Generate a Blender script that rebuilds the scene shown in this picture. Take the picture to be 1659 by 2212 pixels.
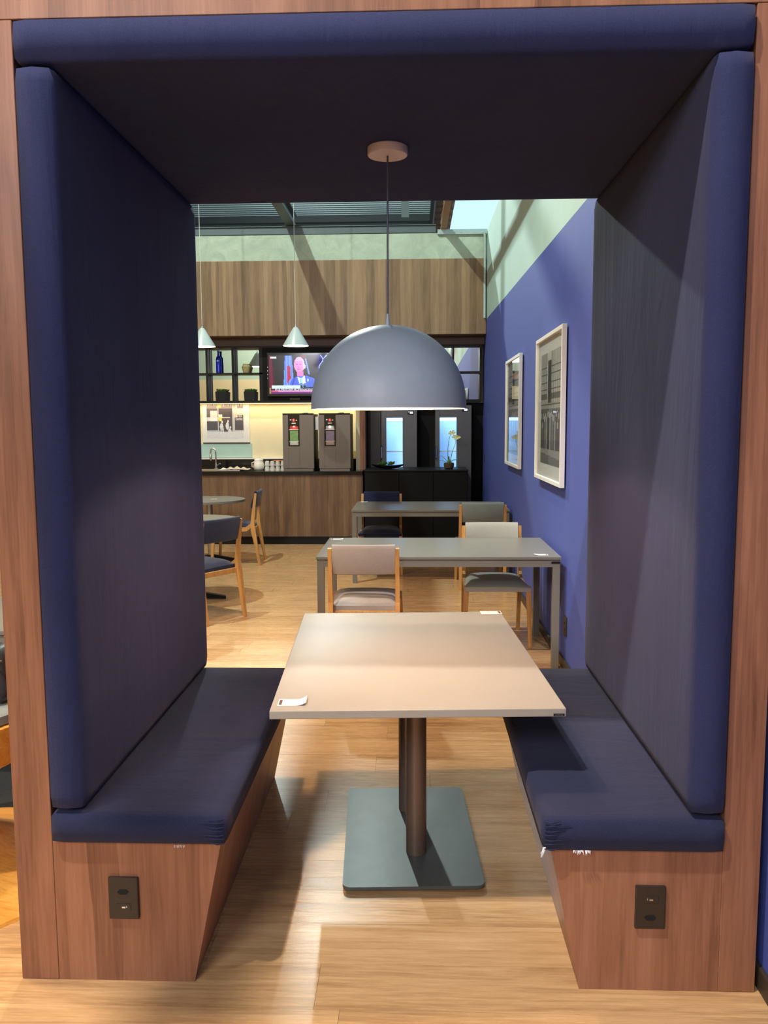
import bpy, bmesh, math, random
from mathutils import Vector, Matrix

# ------------------------------------------------------------------ camera
SC = bpy.context.scene
COL = SC.collection
for o in list(bpy.data.objects):
    bpy.data.objects.remove(o)
H_CAM, D_CAM = 1.5645, 2.1569
YAW, PITCH, ROLL, FPX = 0.03556, 0.10686, -0.00501, 1784.66
cd = bpy.data.cameras.new('camera')
cam = bpy.data.objects.new('camera', cd)
COL.objects.link(cam)
cd.sensor_fit = 'VERTICAL'
cd.sensor_height = 36.0
cd.lens = 36.0 * FPX / 2212.0
cd.clip_start, cd.clip_end = 0.05, 200
_f = Vector((-math.sin(YAW), math.cos(YAW), 0)); _r = Vector((math.cos(YAW), math.sin(YAW), 0)); _u = Vector((0, 0, 1))
_f2 = _f * math.cos(PITCH) - _u * math.sin(PITCH); _u2 = _u * math.cos(PITCH) + _f * math.sin(PITCH)
_r3 = _r * math.cos(ROLL) + _u2 * math.sin(ROLL); _u3 = _u2 * math.cos(ROLL) - _r * math.sin(ROLL)
M = Matrix((_r3, _u3, -_f2)).transposed().to_4x4()
M.translation = Vector((0, -D_CAM, H_CAM))
cam.matrix_world = M
SC.camera = cam

# ------------------------------------------------------------------ world, exposure, lights
SC.view_settings.view_transform = 'Standard'
SC.view_settings.look = 'None'
SC.view_settings.exposure = 0.0
SC.view_settings.gamma = 1.0
SC.view_settings.use_curve_mapping = False
W = bpy.data.worlds.new('hall_air'); SC.world = W; W.use_nodes = True
W.node_tree.nodes['Background'].inputs[0].default_value = (0.55, 0.62, 0.70, 1)
W.node_tree.nodes['Background'].inputs[1].default_value = 0.10

def lamp(name, kind, loc, energy, color, size=0.1, size_y=None, target=None, spot=None, blend=0.3):
    l = bpy.data.lights.new(name, kind)
    l.energy = energy; l.color = color
    if kind == 'AREA':
        l.size = size
        if size_y: l.shape = 'RECTANGLE'; l.size_y = size_y
    else:
        l.shadow_soft_size = size
    if kind == 'SPOT':
        l.spot_size = math.radians(spot); l.spot_blend = blend
    o = bpy.data.objects.new(name, l); COL.objects.link(o); o.location = loc
    if target:
        o.rotation_euler = (Vector(target) - Vector(loc)).to_track_quat('-Z', 'Y').to_euler()
    return o

WARM = (1.0, 0.72, 0.46)
# high flood lamp of the hall behind the bar wall: shines over the wall, through the booth towards the camera
lamp('flood_light_rear', 'SPOT', (-2.65, 14.0, 8.1), 3500, (0.86, 1.0, 0.96), 0.13, target=(0.2, 2.0, 1.0), spot=52, blend=0.4)
# high flood lamp over the dining area: lights the bar wall, casts the tie beam's shadow
lamp('flood_light_dining', 'SPOT', (-3.24, 3.2, 8.5), 1900, (0.84, 1.0, 0.93), 0.07, target=(-0.6, 8.2, 2.6), spot=105, blend=0.5)
# soft area lights behind the photographer; the rear hall one is an added fill
# high flood lamp before the booth, left of the photographer
lamp('flood_light_front', 'SPOT', (-2.6, -2.3, 8.5), 2900, (1.0, 0.93, 0.85), 0.12, target=(0.0, 0.0, 1.0), spot=50, blend=0.6)
lamp('lounge_light_front', 'AREA', (-2.3, -5.8, 4.2), 285, (0.92, 0.92, 1.0), 2.4, 1.5, target=(-0.2, 0.0, 1.5))
lamp('rear_hall_fill', 'AREA', (-4.6, -5.6, 5.2), 190, (1.0, 0.86, 0.66), 3.0, 1.5, target=(-4.8, -8.0, 2.6))  # added fill, brightens the wall reflected in the shelf mirrors
# warm flood lamp straight over the back edge of the booth
lamp('flood_light_warm', 'SPOT', (-1.1, 1.75, 8.6), 1250, (1.0, 0.72, 0.44), 0.16, target=(-0.9, 2.6, 0), spot=60, blend=0.8)
lamp('dining_fill', 'AREA', (-2.0, 6.4, 6.4), 45, (1.0, 0.78, 0.54), 2.0, 2.4, target=(-2.0, 6.4, 0))  # unseen warm fill added over the dining floor
lamp('ceiling_fixture_left', 'AREA', (-3.6, 1.0, 4.0), 150, (1.0, 0.74, 0.48), 1.2, 1.2, target=(-3.2, 1.0, 0))
lamp('hall_bounce_fill', 'AREA', (-3.0, 19.0, 7.6), 700, (0.82, 0.97, 1.0), 5.0, 0.6, target=(-3.0, 30.0, 8.9))  # added light standing in for bounce onto the hall roof

# ------------------------------------------------------------------ materials
def lin(c):
    return tuple(((v / 255.0) / 12.92 if v <= 10 else ((v / 255.0 + 0.055) / 1.055) ** 2.4) for v in c)

class NT:
    def __init__(s, name):
        s.m = bpy.data.materials.new(name); s.m.use_nodes = True
        s.t = s.m.node_tree; s.b = s.t.nodes['Principled BSDF']
    def n(s, typ, **kw):
        nd = s.t.nodes.new(typ)
        for k, v in kw.items():
            if k.startswith('i_'):
                nd.inputs[k[2:].replace('_', ' ')].default_value = v
            else:
                setattr(nd, k, v)
        return nd
    def l(s, a, b): s.t.links.new(a, b)
    def math(s, op, a, b=None):
        nd = s.t.nodes.new('ShaderNodeMath'); nd.operation = op
        for i, v in enumerate((a, b)):
            if v is None: continue
            if hasattr(v, 'is_linked'): s.l(v, nd.inputs[i])
            else: nd.inputs[i].default_value = v
        return nd.outputs[0]
    def ramp(s, fac, stops):
        nd = s.t.nodes.new('ShaderNodeValToRGB'); s.l(fac, nd.inputs[0])
        e = nd.color_ramp.elements
        while len(e) < len(stops): e.new(0.5)
        for k, (p, c) in enumerate(stops):
            e[k].position = p; e[k].color = (*c, 1)
        return nd.outputs[0]
    def mix(s, fac, a, b, mode='MIX'):
        nd = s.t.nodes.new('ShaderNodeMix'); nd.data_type = 'RGBA'; nd.blend_type = mode
        for sock, v in ((nd.inputs[0], fac), (nd.inputs[6], a), (nd.inputs[7], b)):
            if hasattr(v, 'is_linked'): s.l(v, sock)
            elif isinstance(v, tuple): sock.default_value = (*v, 1)
            else: sock.default_value = v
        return nd.outputs[2]
    def coords(s, scale=(1, 1, 1), out='Object'):
        tc = s.t.nodes.new('ShaderNodeTexCoord'); mp = s.t.nodes.new('ShaderNodeMapping')
        s.l(tc.outputs[out], mp.inputs[0]); mp.inputs['Scale'].default_value = scale
        return mp.outputs[0]
    def world(s, scale=(1, 1, 1)):
        tc = s.t.nodes.new('ShaderNodeNewGeometry'); mp = s.t.nodes.new('ShaderNodeMapping')
        s.l(tc.outputs['Position'], mp.inputs[0]); mp.inputs['Scale'].default_value = scale
        return mp.outputs[0]
    def noise(s, vec, scale=5, detail=4, rough=0.55, dist=0.0):
        nd = s.n('ShaderNodeTexNoise'); s.l(vec, nd.inputs['Vector'])
        nd.inputs['Scale'].default_value = scale; nd.inputs['Detail'].default_value = detail
        nd.inputs['Roughness'].default_value = rough; nd.inputs['Distortion'].default_value = dist
        return nd.outputs[0]
    def bump(s, h, strength=0.2, dist=0.01):
        nd = s.n('ShaderNodeBump'); s.l(h, nd.inputs['Height'])
        nd.inputs['Strength'].default_value = strength; nd.inputs['Distance'].default_value = dist
        s.l(nd.outputs[0], s.b.inputs['Normal'])
    def base(s, v):
        if hasattr(v, 'is_linked'): s.l(v, s.b.inputs['Base Color'])
        else: s.b.inputs['Base Color'].default_value = (*v, 1)
    def set(s, **kw):
        for k, v in kw.items():
            s.b.inputs[k.replace('_', ' ')].default_value = v
        return s

def plain(name, rgb, rough=0.5, metal=0.0, var=0.06, scale=30, bump=0.03, **kw):
    t = NT(name); c = lin(rgb)
    nz = t.noise(t.coords(), scale, 3)
    lo = tuple(x * (1 - var) for x in c); hi = tuple(min(1, x * (1 + var)) for x in c)
    t.base(t.ramp(nz, [(0.3, lo), (0.7, hi)]))
    t.set(Roughness=rough, Metallic=metal, **kw)
    if bump: t.bump(nz, bump, 0.004)
    return t.m

def glow(name, rgb, strength):
    t = NT(name); t.base((0.02, 0.02, 0.02)); c = lin(rgb)
    t.set(Emission_Strength=strength); t.b.inputs['Emission Color'].default_value = (*c, 1)
    return t.m

def fabric(name, rgb, wrinkle=(1, 1, 1), rough=0.92, sheen=0.25, wr=0.35, tint=(1, 1, 1)):
    t = NT(name); c = lin(rgb)
    v = t.coords(wrinkle)
    big = t.noise(v, 2.2, 5, 0.6, 0.6)
    weave = t.noise(t.coords((1, 1, 1)), 420, 2, 0.6)
    fade = t.noise(t.coords((1, 1, 1)), 3.0, 4)
    col = t.ramp(fade, [(0.3, tuple(x * 0.86 for x in c)), (0.75, tuple(min(1, x * 1.18) for x in c))])
    col = t.mix(0.35, col, t.ramp(weave, [(0.35, tuple(x * 0.55 for x in c)), (0.7, tuple(min(1, x * 1.5) for x in c))]))
    t.base(col)
    h = t.math('ADD', t.math('MULTIPLY', big, 1.0), t.math('MULTIPLY', weave, 0.04))
    t.bump(h, wr, 0.03)
    t.set(Roughness=rough, Sheen_Weight=sheen, Sheen_Roughness=0.6)
    t.b.inputs['Sheen Tint'].default_value = (*tint, 1)
    t.b.inputs['Specular IOR Level'].default_value = 0.15
    return t.m

def laminate(name, dark, mid, light, strip=0.055, rough=0.42, wk=0.19):
    """walnut-like laminate, grain upright, in irregular strips (flat print)"""
    t = NT(name); d, m_, l_ = lin(dark), lin(mid), lin(light)
    geo = t.n('ShaderNodeNewGeometry'); sx = t.n('ShaderNodeSeparateXYZ'); t.l(geo.outputs['Position'], sx.inputs[0])
    u = t.math('ADD', sx.outputs[0], t.math('MULTIPLY', sx.outputs[1], 0.93))
    cv = t.n('ShaderNodeCombineXYZ'); t.l(u, cv.inputs[0]); t.l(t.math('MULTIPLY', sx.outputs[2], 0.10), cv.inputs[1])
    wob = t.noise(cv.outputs[0], 7, 3)
    uu = t.math('ADD', u, t.math('MULTIPLY', t.math('SUBTRACT', wob, 0.5), strip * 1.5))
    idx = t.math('FLOOR', t.math('DIVIDE', uu, strip))
    wn = t.n('ShaderNodeTexWhiteNoise', noise_dimensions='1D'); t.l(idx, wn.inputs['W'])
    cg = t.n('ShaderNodeCombineXYZ'); t.l(t.math('MULTIPLY', u, 1.0), cg.inputs[0]); t.l(t.math('MULTIPLY', sx.outputs[2], 0.035), cg.inputs[1])
    fine = t.noise(cg.outputs[0], 95, 5, 0.65, 0.4)
    med = t.noise(cv.outputs[0], 13, 4, 0.6, 0.5)
    fac = t.math('ADD', t.math('MULTIPLY', wn.outputs[0], wk), t.math('ADD', t.math('MULTIPLY', fine, 0.33), t.math('MULTIPLY', med, 0.48)))
    t.base(t.ramp(fac, [(0.28, d), (0.50, m_), (0.76, l_)]))
    t.set(Roughness=rough); t.bump(fine, 0.05, 0.002)
    t.b.inputs['Specular IOR Level'].default_value = 0.35
    return t.m

def oak(name, dark, mid, light, axis=2, rough=0.4, per_obj=False):
    t = NT(name)
    sc = [9, 9, 9]; sc[axis] = 0.55
    v = t.coords(tuple(sc)) if not per_obj else None
    if per_obj:
        oi = t.n('ShaderNodeObjectInfo'); tc = t.n('ShaderNodeTexCoord'); mp = t.n('ShaderNodeMapping')
        mp.inputs['Scale'].default_value = tuple(sc)
        add = t.n('ShaderNodeVectorMath', operation='ADD')
        cx = t.n('ShaderNodeCombineXYZ'); t.l(t.math('MULTIPLY', oi.outputs['Random'], 37.0), cx.inputs[0]); t.l(t.math('MULTIPLY', oi.outputs['Random'], 91.0), cx.inputs[1])
        t.l(tc.outputs['Object'], add.inputs[0]); t.l(cx.outputs[0], add.inputs[1]); t.l(add.outputs[0], mp.inputs[0]); v = mp.outputs[0]
    g = t.noise(v, 3.2, 6, 0.62, 0.7)
    g2 = t.noise(v, 14, 4, 0.6, 0.2)
    fac = t.math('ADD', t.math('MULTIPLY', g, 0.68), t.math('MULTIPLY', g2, 0.32))
    if per_obj:
        fac = t.math('ADD', fac, t.math('MULTIPLY', t.math('SUBTRACT', oi.outputs['Random'], 0.5), 0.15))
    t.base(t.ramp(fac, [(0.28, lin(dark)), (0.5, lin(mid)), (0.74, lin(light))]))
    t.set(Roughness=rough)
    t.b.inputs['Specular IOR Level'].default_value = 0.4
    if per_obj:
        t.l(t.math('ADD', t.math('MULTIPLY', g2, 0.26), 0.13), t.b.inputs['Roughness'])
    t.bump(g2, 0.06, 0.003)
    return t.m

def plaster(name, rgb, var=0.12, scale=2.2, bump=0.2, rough=0.85, fine=40):
    t = NT(name); c = lin(rgb); v = t.world()
    a = t.noise(v, scale, 6, 0.6, 1.2); b = t.noise(v, fine, 3)
    t.base(t.ramp(a, [(0.3, tuple(x * (1 - var) for x in c)), (0.7, tuple(min(1, x * (1 + var)) for x in c))]))
    t.bump(t.math('ADD', t.math('MULTIPLY', a, 1.0), t.math('MULTIPLY', b, 0.15)), bump, 0.02)
    t.set(Roughness=rough); return t.m

def glass(name, tint=(1, 1, 1), ior=1.45):
    t = NT(name); t.t.nodes.remove(t.b)
    tr = t.n('ShaderNodeBsdfTransparent'); tr.inputs[0].default_value = (*tint, 1)
    gl = t.n('ShaderNodeBsdfGlossy'); gl.inputs['Roughness'].default_value = 0.01
    fr = t.n('ShaderNodeFresnel'); g_ = t.n('ShaderNodeNewGeometry')
    t.l(t.math('ADD', ior, t.math('MULTIPLY', g_.outputs['Backfacing'], 1.0 / ior - ior)), fr.inputs[0])
    mx = t.n('ShaderNodeMixShader'); t.l(fr.outputs[0], mx.inputs[0]); t.l(tr.outputs[0], mx.inputs[1]); t.l(gl.outputs[0], mx.inputs[2])
    t.l(mx.outputs[0], t.t.nodes['Material Output'].inputs[0]); return t.m

def attr_print(name, emit=0.0, rough=0.6):
    t = NT(name); a = t.n('ShaderNodeAttribute'); a.attribute_name = 'print'
    if emit:
        t.base((0.01, 0.01, 0.01)); t.l(a.outputs[0], t.b.inputs['Emission Color']); t.set(Emission_Strength=emit, Roughness=0.15)
    else:
        t.base(a.outputs[0]); t.set(Roughness=rough)
    return t.m

MT = dict(
    walnut=laminate('walnut_laminate', (100, 64, 44), (146, 98, 72), (174, 124, 94), 0.075),
    bar_walnut=laminate('bar_walnut_laminate', (78, 58, 42), (112, 85, 62), (140, 110, 82), 0.06),
    lit_fascia_walnut=laminate('lit_fascia_laminate', (98, 78, 56), (134, 108, 80), (162, 134, 102), 0.05, wk=0.30),  # lighter than the bar walnut: stronger light on the fascia is coloured in
    navy=fabric('navy_upholstery', (42, 47, 80), (3.5, 1.5, 0.35), wr=0.3, sheen=0.05, tint=(1.0, 0.9, 0.95)),
    navy_seat=fabric('navy_seat_upholstery', (40, 44, 70), (0.7, 3.0, 1), wr=0.3, sheen=0.05, tint=(1.0, 0.9, 0.95)),
    navy_chair=fabric('navy_chair_fabric', (24, 30, 62), (2, 2, 2), wr=0.1),
    pink_grey=fabric('pinkish_grey_chair_fabric', (158, 146, 140), (2, 2, 2), wr=0.08),
    pale_grey=fabric('pale_grey_chair_fabric', (170, 172, 165), (2, 2, 2), wr=0.08),
    mid_grey=fabric('grey_green_chair_fabric', (120, 128, 124), (2, 2, 2), wr=0.08),
    foam=plain('torn_white_lining', (225, 222, 220), 0.9),
    plank=oak('oak_plank', (150, 112, 74), (194, 153, 106), (216, 178, 132), 0, 0.3, per_obj=True),
    chair_oak=oak('honey_oak', (160, 108, 52), (198, 145, 82), (222, 172, 108), 2, 0.4),
    shell_oak=oak('golden_oak', (170, 112, 40), (206, 146, 62), (226, 170, 88), 0, 0.35),
    floor_base=plain('dark_underlay', (96, 72, 50), 0.9),
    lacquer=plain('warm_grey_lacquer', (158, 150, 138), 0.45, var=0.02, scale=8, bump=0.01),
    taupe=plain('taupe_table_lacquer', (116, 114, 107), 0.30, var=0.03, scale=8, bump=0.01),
    steel_plate=plain('grey_powder_coated_steel', (92, 98, 96), 0.42, 0.35, var=0.08, scale=14),
    column=plain('bronze_grey_column', (118, 100, 88), 0.38, 0.45, var=0.02),
    dome=plain('grey_satin_lacquer', (168, 180, 192), 0.46, var=0.02, bump=0.0),
    white_in=plain('white_inner_enamel', (240, 232, 220), 0.5, var=0.01, bump=0.0),
    canopy=plain('blush_white_enamel', (226, 206, 192), 0.45, var=0.02, bump=0.0),
    cord=plain('grey_braided_cord', (92, 96, 112), 0.8, var=0.3, scale=300),
    cord_white=plain('white_cord', (205, 210, 205), 0.6),
    cone=plain('pale_grey_cone_enamel', (190, 205, 202), 0.3, var=0.02, bump=0.0),
    bulb=glow('warm_bulb', (255, 226, 186), 60),
    diffuser=glow('warm_diffuser', (255, 236, 205), 9),
    led=glow('cool_led_strip', (200, 236, 255), 2.6),
    led_digits=glow('display_digits', (225, 230, 255), 3),
    led_warm=glow('warm_led_strip', (255, 205, 140), 4),
    blue_wall=plaster('blue_paint', (68, 82, 158), 0.04, 2, 0.03, 0.7),
    green_wall=plaster('pale_green_paint', (168, 196, 188), 0.03, 2, 0.04, 0.8),
    concrete=plaster('pale_green_concrete', (176, 192, 172), 0.14, 4.5, 0.5, 0.9),
    cream=plaster('cream_paint', (222, 210, 176), 0.03, 2, 0.03, 0.75),
    hall=plaster('hall_paint', (150, 150, 140), 0.05, 2, 0.04, 0.85),
    hall_warm=plaster('warm_hall_paint', (214, 182, 132), 0.05, 2, 0.04, 0.85),
    black=plain('black_metal', (15, 14, 14), 0.5, var=0.1, Specular_IOR_Level=0.3),
    black_gloss=plain('black_stone', (16, 15, 16), 0.12, var=0.2),
    dark_wood=plain('dark_stained_board', (9, 8, 8), 0.6, var=0.25, scale=12, Specular_IOR_Level=0.2),
    brown=plain('dark_brown_board', (70, 46, 30), 0.5, var=0.12, scale=12),
    charcoal=plain('charcoal_board', (62, 58, 54), 0.5, var=0.08),
    outlet=plain('brown_black_plastic', (46, 36, 28), 0.4, var=0.08),
    hole=plain('socket_hole', (6, 5, 5), 0.8),
    metal=plain('bright_metal', (200, 200, 200), 0.2, 1.0, var=0.02, bump=0.0),
    steel=plain('brushed_steel', (165, 165, 162), 0.3, 0.9, var=0.05),
    cooler=plain('graphite_steel_door', (104, 96, 88), 0.38, 0.3, var=0.03),
    fridge=plain('dark_graphite_door', (92, 90, 94), 0.38, 0.3, var=0.04),
    fridge_in=plain('pale_blue_liner', (168, 205, 240), 0.5, var=0.02, bump=0.0),
    glass=glass('clear_glass', ior=1.3),
    frame=plain('white_frame_paint', (226, 224, 218), 0.4, var=0.02),
    mat=plain('white_mat_board', (236, 238, 234), 0.8, var=0.02),
    paper=plain('white_paper', (244, 234, 230), 0.7, var=0.02),
    ink=plain('brown_ink', (96, 66, 60), 0.7, var=0.1),
    red=plain('red_print', (205, 40, 40), 0.5),
    leaf=plain('succulent_green', (84, 130, 48), 0.5, var=0.3, scale=60),
    leaf_dark=plain('orchid_leaf_green', (60, 92, 44), 0.45, var=0.2),
    petal=plain('pale_yellow_petal', (222, 218, 150), 0.6),
    soil=plain('bark_and_moss', (74, 56, 36), 0.95, var=0.4, scale=80, bump=0.4),
    cobalt=plain('cobalt_glass', (22, 34, 170), 0.08, var=0.05, bump=0.0),
    basket=plain('woven_straw', (176, 160, 110), 0.8, var=0.3, scale=120, bump=0.5),
    china=plain('white_china', (238, 232, 220), 0.3, var=0.02),
    cup=plain('frosted_cup', (206, 204, 196), 0.35, var=0.06),
    orange=plain('orange_plastic', (236, 130, 80), 0.5),
    leather=plain('black_leather', (44, 46, 50), 0.35, var=0.2, scale=50, bump=0.15),
    beam=plain('grey_steel_beam', (86, 100, 102), 0.5, 0.2, var=0.06, scale=6),
    beam_dark=plain('dark_steel_beam', (34, 40, 42), 0.6, var=0.1),
    deck=plain('galvanised_roof_sheet', (150, 166, 166), 0.45, 0.3, var=0.05),
    rust=plain('brown_roof_sheet', (168, 128, 100), 0.6, var=0.1),
    zinc=plain('zinc_trim', (176, 200, 196), 0.4, 0.3, var=0.06),
    skirting=plain('dark_skirting', (58, 48, 38), 0.5, var=0.06),
    glow_panel=glow('glowing_lit_wall_sheet', (196, 232, 248), 1.2),  # glow stands in for light on a white wall, also gives fill
    floor_shade=plain('floor_shade_dark', (30, 28, 25), 0.95, var=0.3, scale=90),  # dark tone of the shaded floor left of the booth
)
_mm = NT('mirror_glass'); _mm.base((0.86, 0.90, 0.87)); _mm.set(Metallic=1.0, Roughness=0.015); MT['mirror'] = _mm.m

# ------------------------------------------------------------------ mesh helpers
class MB:
    def __init__(s): s.bm = bmesh.new()
    def box(s, x0, x1, y0, y1, z0, z1, bev=0.0, seg=2):
        r = bmesh.ops.create_cube(s.bm, size=1.0); v = r['verts']
        for q in v:
            q.co = Vector((x0 + (q.co.x + .5) * (x1 - x0), y0 + (q.co.y + .5) * (y1 - y0), z0 + (q.co.z + .5) * (z1 - z0)))
        if bev:
            es = list({e for q in v for e in q.link_edges})
            bmesh.ops.bevel(s.bm, geom=es, offset=bev, segments=seg, affect='EDGES', profile=0.6)
        return s
    def poly(s, pts, axis, a, b, bev=0.0):
        """prism: 2-D outline pts extruded along axis from a to b"""
        def P(p, t):
            return {'x': (t, p[0], p[1]), 'y': (p[0], t, p[1]), 'z': (p[0], p[1], t)}[axis]
        lo = [s.bm.verts.new(P(p, a)) for p in pts]; hi = [s.bm.verts.new(P(p, b)) for p in pts]
        n = len(pts); fs = [s.bm.faces.new(lo[::-1]), s.bm.faces.new(hi)]
        for i in range(n): fs.append(s.bm.faces.new((lo[i], lo[(i + 1) % n], hi[(i + 1) % n], hi[i])))
        bmesh.ops.recalc_face_normals(s.bm, faces=fs)
        if bev:
            bmesh.ops.bevel(s.bm, geom=list({e for f in fs for e in f.edges}), offset=bev, segments=2, affect='EDGES')
        return s
    def lathe(s, prof, cx=0, cy=0, seg=32, cap=True, sy=1.0):
        rings = []
        for r, z in prof:
            rings.append([s.bm.verts.new((cx + r * math.cos(2 * math.pi * k / seg), cy + sy * r * math.sin(2 * math.pi * k / seg), z)) for k in range(seg)])
        fs = []
        for a, b in zip(rings, rings[1:]):
            for k in range(seg): fs.append(s.bm.faces.new((a[k], a[(k + 1) % seg], b[(k + 1) % seg], b[k])))
        if cap:
            for rg in (rings[0], rings[-1]):
                fs.append(s.bm.faces.new(rg))
        bmesh.ops.recalc_face_normals(s.bm, faces=fs)
        return s
    def sweep(s, pts, sizes, side=(1, 0, 0)):
        """rectangular bar through pts; sizes = (width along side, thickness)"""
        pts = [Vector(p) for p in pts]; sd = Vector(side).normalized(); rings = []
        for i, p in enumerate(pts):
            d = (pts[min(i + 1, len(pts) - 1)] - pts[max(i - 1, 0)]).normalized()
            nrm = d.cross(sd).normalized(); w, t = sizes[i] if isinstance(sizes, list) else sizes
            rings.append([s.bm.verts.new(p + sd * (w / 2) * a + nrm * (t / 2) * b) for a, b in ((-1, -1), (1, -1), (1, 1), (-1, 1))])
        fs = []
        for a, b in zip(rings, rings[1:]):
            for k in range(4): fs.append(s.bm.faces.new((a[k], a[(k + 1) % 4], b[(k + 1) % 4], b[k])))
        fs += [s.bm.faces.new(rings[0]), s.bm.faces.new(rings[-1])]
        bmesh.ops.recalc_face_normals(s.bm, faces=fs)
        return s
    def tube(s, pts, r, seg=10):
        pts = [Vector(p) for p in pts]; rings = []
        for i, p in enumerate(pts):
            d = (pts[min(i + 1, len(pts) - 1)] - pts[max(i - 1, 0)]).normalized()
            a = d.orthogonal().normalized() if i == 0 else (rings_a - d * rings_a.dot(d)).normalized()
            rings_a = a; b = d.cross(a); rr = r[i] if isinstance(r, (list, tuple)) else r
            rings.append([s.bm.verts.new(p + (a * math.cos(2 * math.pi * k / seg) + b * math.sin(2 * math.pi * k / seg)) * rr) for k in range(seg)])
        fs = []
        for a, b in zip(rings, rings[1:]):
            for k in range(seg): fs.append(s.bm.faces.new((a[k], a[(k + 1) % seg], b[(k + 1) % seg], b[k])))
        fs += [s.bm.faces.new(rings[0]), s.bm.faces.new(rings[-1])]
        bmesh.ops.recalc_face_normals(s.bm, faces=fs)
        return s
    def ball(s, c, r, u=16, v=10, sc=(1, 1, 1)):
        q = bmesh.ops.create_uvsphere(s.bm, u_segments=u, v_segments=v, radius=r)['verts']
        for w in q: w.co = Vector((w.co.x * sc[0] + c[0], w.co.y * sc[1] + c[1], w.co.z * sc[2] + c[2]))
        return s
    def obj(s, name, mat, parent=None, smooth=False, loc=None, label=None, origin=None):
        me = bpy.data.meshes.new(name); s.bm.to_mesh(me); s.bm.free()
        for m in (mat if isinstance(mat, (list, tuple)) else [mat]): me.materials.append(MT[m] if isinstance(m, str) else m)
        if smooth:
            me.polygons.foreach_set('use_smooth', [True] * len(me.polygons))
            if smooth != 'all': me.set_sharp_from_angle(angle=math.radians(38))
        o = bpy.data.objects.new(name, me); COL.objects.link(o)
        if origin:
            me.transform(Matrix.Translation(-Vector(origin))); o.location = origin
        if parent: o.parent = parent
        if loc: o.location = loc
        if label: o['label'] = label
        return o

def tag(o, label, cat, group=None, kind=None):
    o['label'] = label; o['category'] = cat
    if group: o['group'] = group
    if kind: o['kind'] = kind
    return o

def thing(name, label, cat, loc=(0, 0, 0), rz=0.0, group=None):
    o = bpy.data.objects.new(name, None); COL.objects.link(o)
    o.empty_display_size = 0.1
    o.location = loc; o.rotation_euler = (0, 0, rz)
    return tag(o, label, cat, group)

def struct(o):
    o['kind'] = 'structure'; return o

def copy_tree(root, loc, rz, label):
    r = root.copy(); COL.objects.link(r); r.location = loc; r.rotation_euler = (0, 0, rz); r['label'] = label
    for ch in list(root.children):
        c = ch.copy(); COL.objects.link(c); c.parent = r
        for g in ch.children:
            d = g.copy(); COL.objects.link(d); d.parent = c
    return r

def lettering(text, size, mat, parent, loc, rot, name='lettering', depth=0.0008, align='CENTER', width=None):
    cu = bpy.data.curves.new(name, 'FONT'); cu.body = text; cu.size = size; cu.align_x = align; cu.align_y = 'CENTER'; cu.extrude = depth
    t = bpy.data.objects.new(name, cu); COL.objects.link(t)
    dg = bpy.context.evaluated_depsgraph_get(); me = bpy.data.meshes.new_from_object(t.evaluated_get(dg)); me.name = name
    bpy.data.objects.remove(t)
    if width and len(me.vertices):
        xs = [v.co.x for v in me.vertices]; k = width / max(1e-6, max(xs) - min(xs))
        for v in me.vertices: v.co.x *= k
    me.materials.clear(); me.materials.append(MT[mat])
    o = bpy.data.objects.new(name, me); COL.objects.link(o); o.location = loc; o.rotation_euler = rot
    if parent: o.parent = parent
    return o

def print_mesh(name, w, h, nx, ny, fn, mat, parent, loc, rot):
    """flat print: a grid in local XY, each face coloured by fn(u, v) -> sRGB 0..255 (v up)"""
    vs = [(-w / 2 + w * i / nx, -h / 2 + h * j / ny, 0) for j in range(ny + 1) for i in range(nx + 1)]
    fs = [(j * (nx + 1) + i, j * (nx + 1) + i + 1, (j + 1) * (nx + 1) + i + 1, (j + 1) * (nx + 1) + i) for j in range(ny) for i in range(nx)]
    me = bpy.data.meshes.new(name); me.from_pydata(vs, [], fs)
    at = me.attributes.new('print', 'FLOAT_COLOR', 'FACE')
    buf = []
    for j in range(ny):
        for i in range(nx):
            buf += [*lin(fn((i + .5) / nx, (j + .5) / ny)), 1.0]
    at.data.foreach_set('color', buf)
    me.materials.append(mat); o = bpy.data.objects.new(name, me); COL.objects.link(o)
    o.location = loc; o.rotation_euler = rot
    if parent: o.parent = parent
    return o

rnd = random.Random(7)
XW = 0.965          # inner face of the blue wall

# ------------------------------------------------------------------ structure
b = MB(); b.box(-9, 12, -8, 9.4, -0.2, -0.013); floor = struct(b.obj('floor', 'floor_base'))
ROW = 0.19; X0, X1 = -3.6, XW - 0.004; Y0 = -1.24
row = 0; y = Y0
while y < 5.02:
    x = X0 - rnd.uniform(0.1, 1.2)
    while x < X1:
        xe = min(x + 1.28, X1); xs = max(x, X0)
        if X1 - xe < 0.12: xe = X1
        if xe - xs > 0.02:
            L = xe - xs; g = 0.0004
            p = MB(); dz = rnd.uniform(-0.0004, 0.0)
            p.box(-L / 2 + g, L / 2 - g, -ROW / 2 + g, ROW / 2 - g, -0.0128, dz)
            p.obj('plank', 'plank', floor, loc=((xs + xe) / 2, y + ROW / 2, 0))
        x = xe if xe > x else xe
        if xe == X1: break
    row += 1; y += ROW
YFAR = y
far = MB()
while y < 9.1:
    x = -8.0 - rnd.uniform(0, 1.2)
    while x < X1:
        xe = min(x + 1.28, X1); far.box(x + .001, xe - .001, y + .001, y + ROW - .001, -0.0128, rnd.uniform(-.0004, 0)); x += 1.28
    y += ROW
y = Y0
while y < YFAR - 0.01:
    x = -8.0 - rnd.uniform(0, 1.2)
    while x < X0 - .001:
        xe = min(x + 1.28, X0 - .001); far.box(x + .001, xe - .001, y + .001, y + ROW - .001, -0.0128, 0); x += 1.28
    y += ROW
fp = far.obj('far_planks', 'plank', floor); fp['kind'] = 'stuff'
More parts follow.
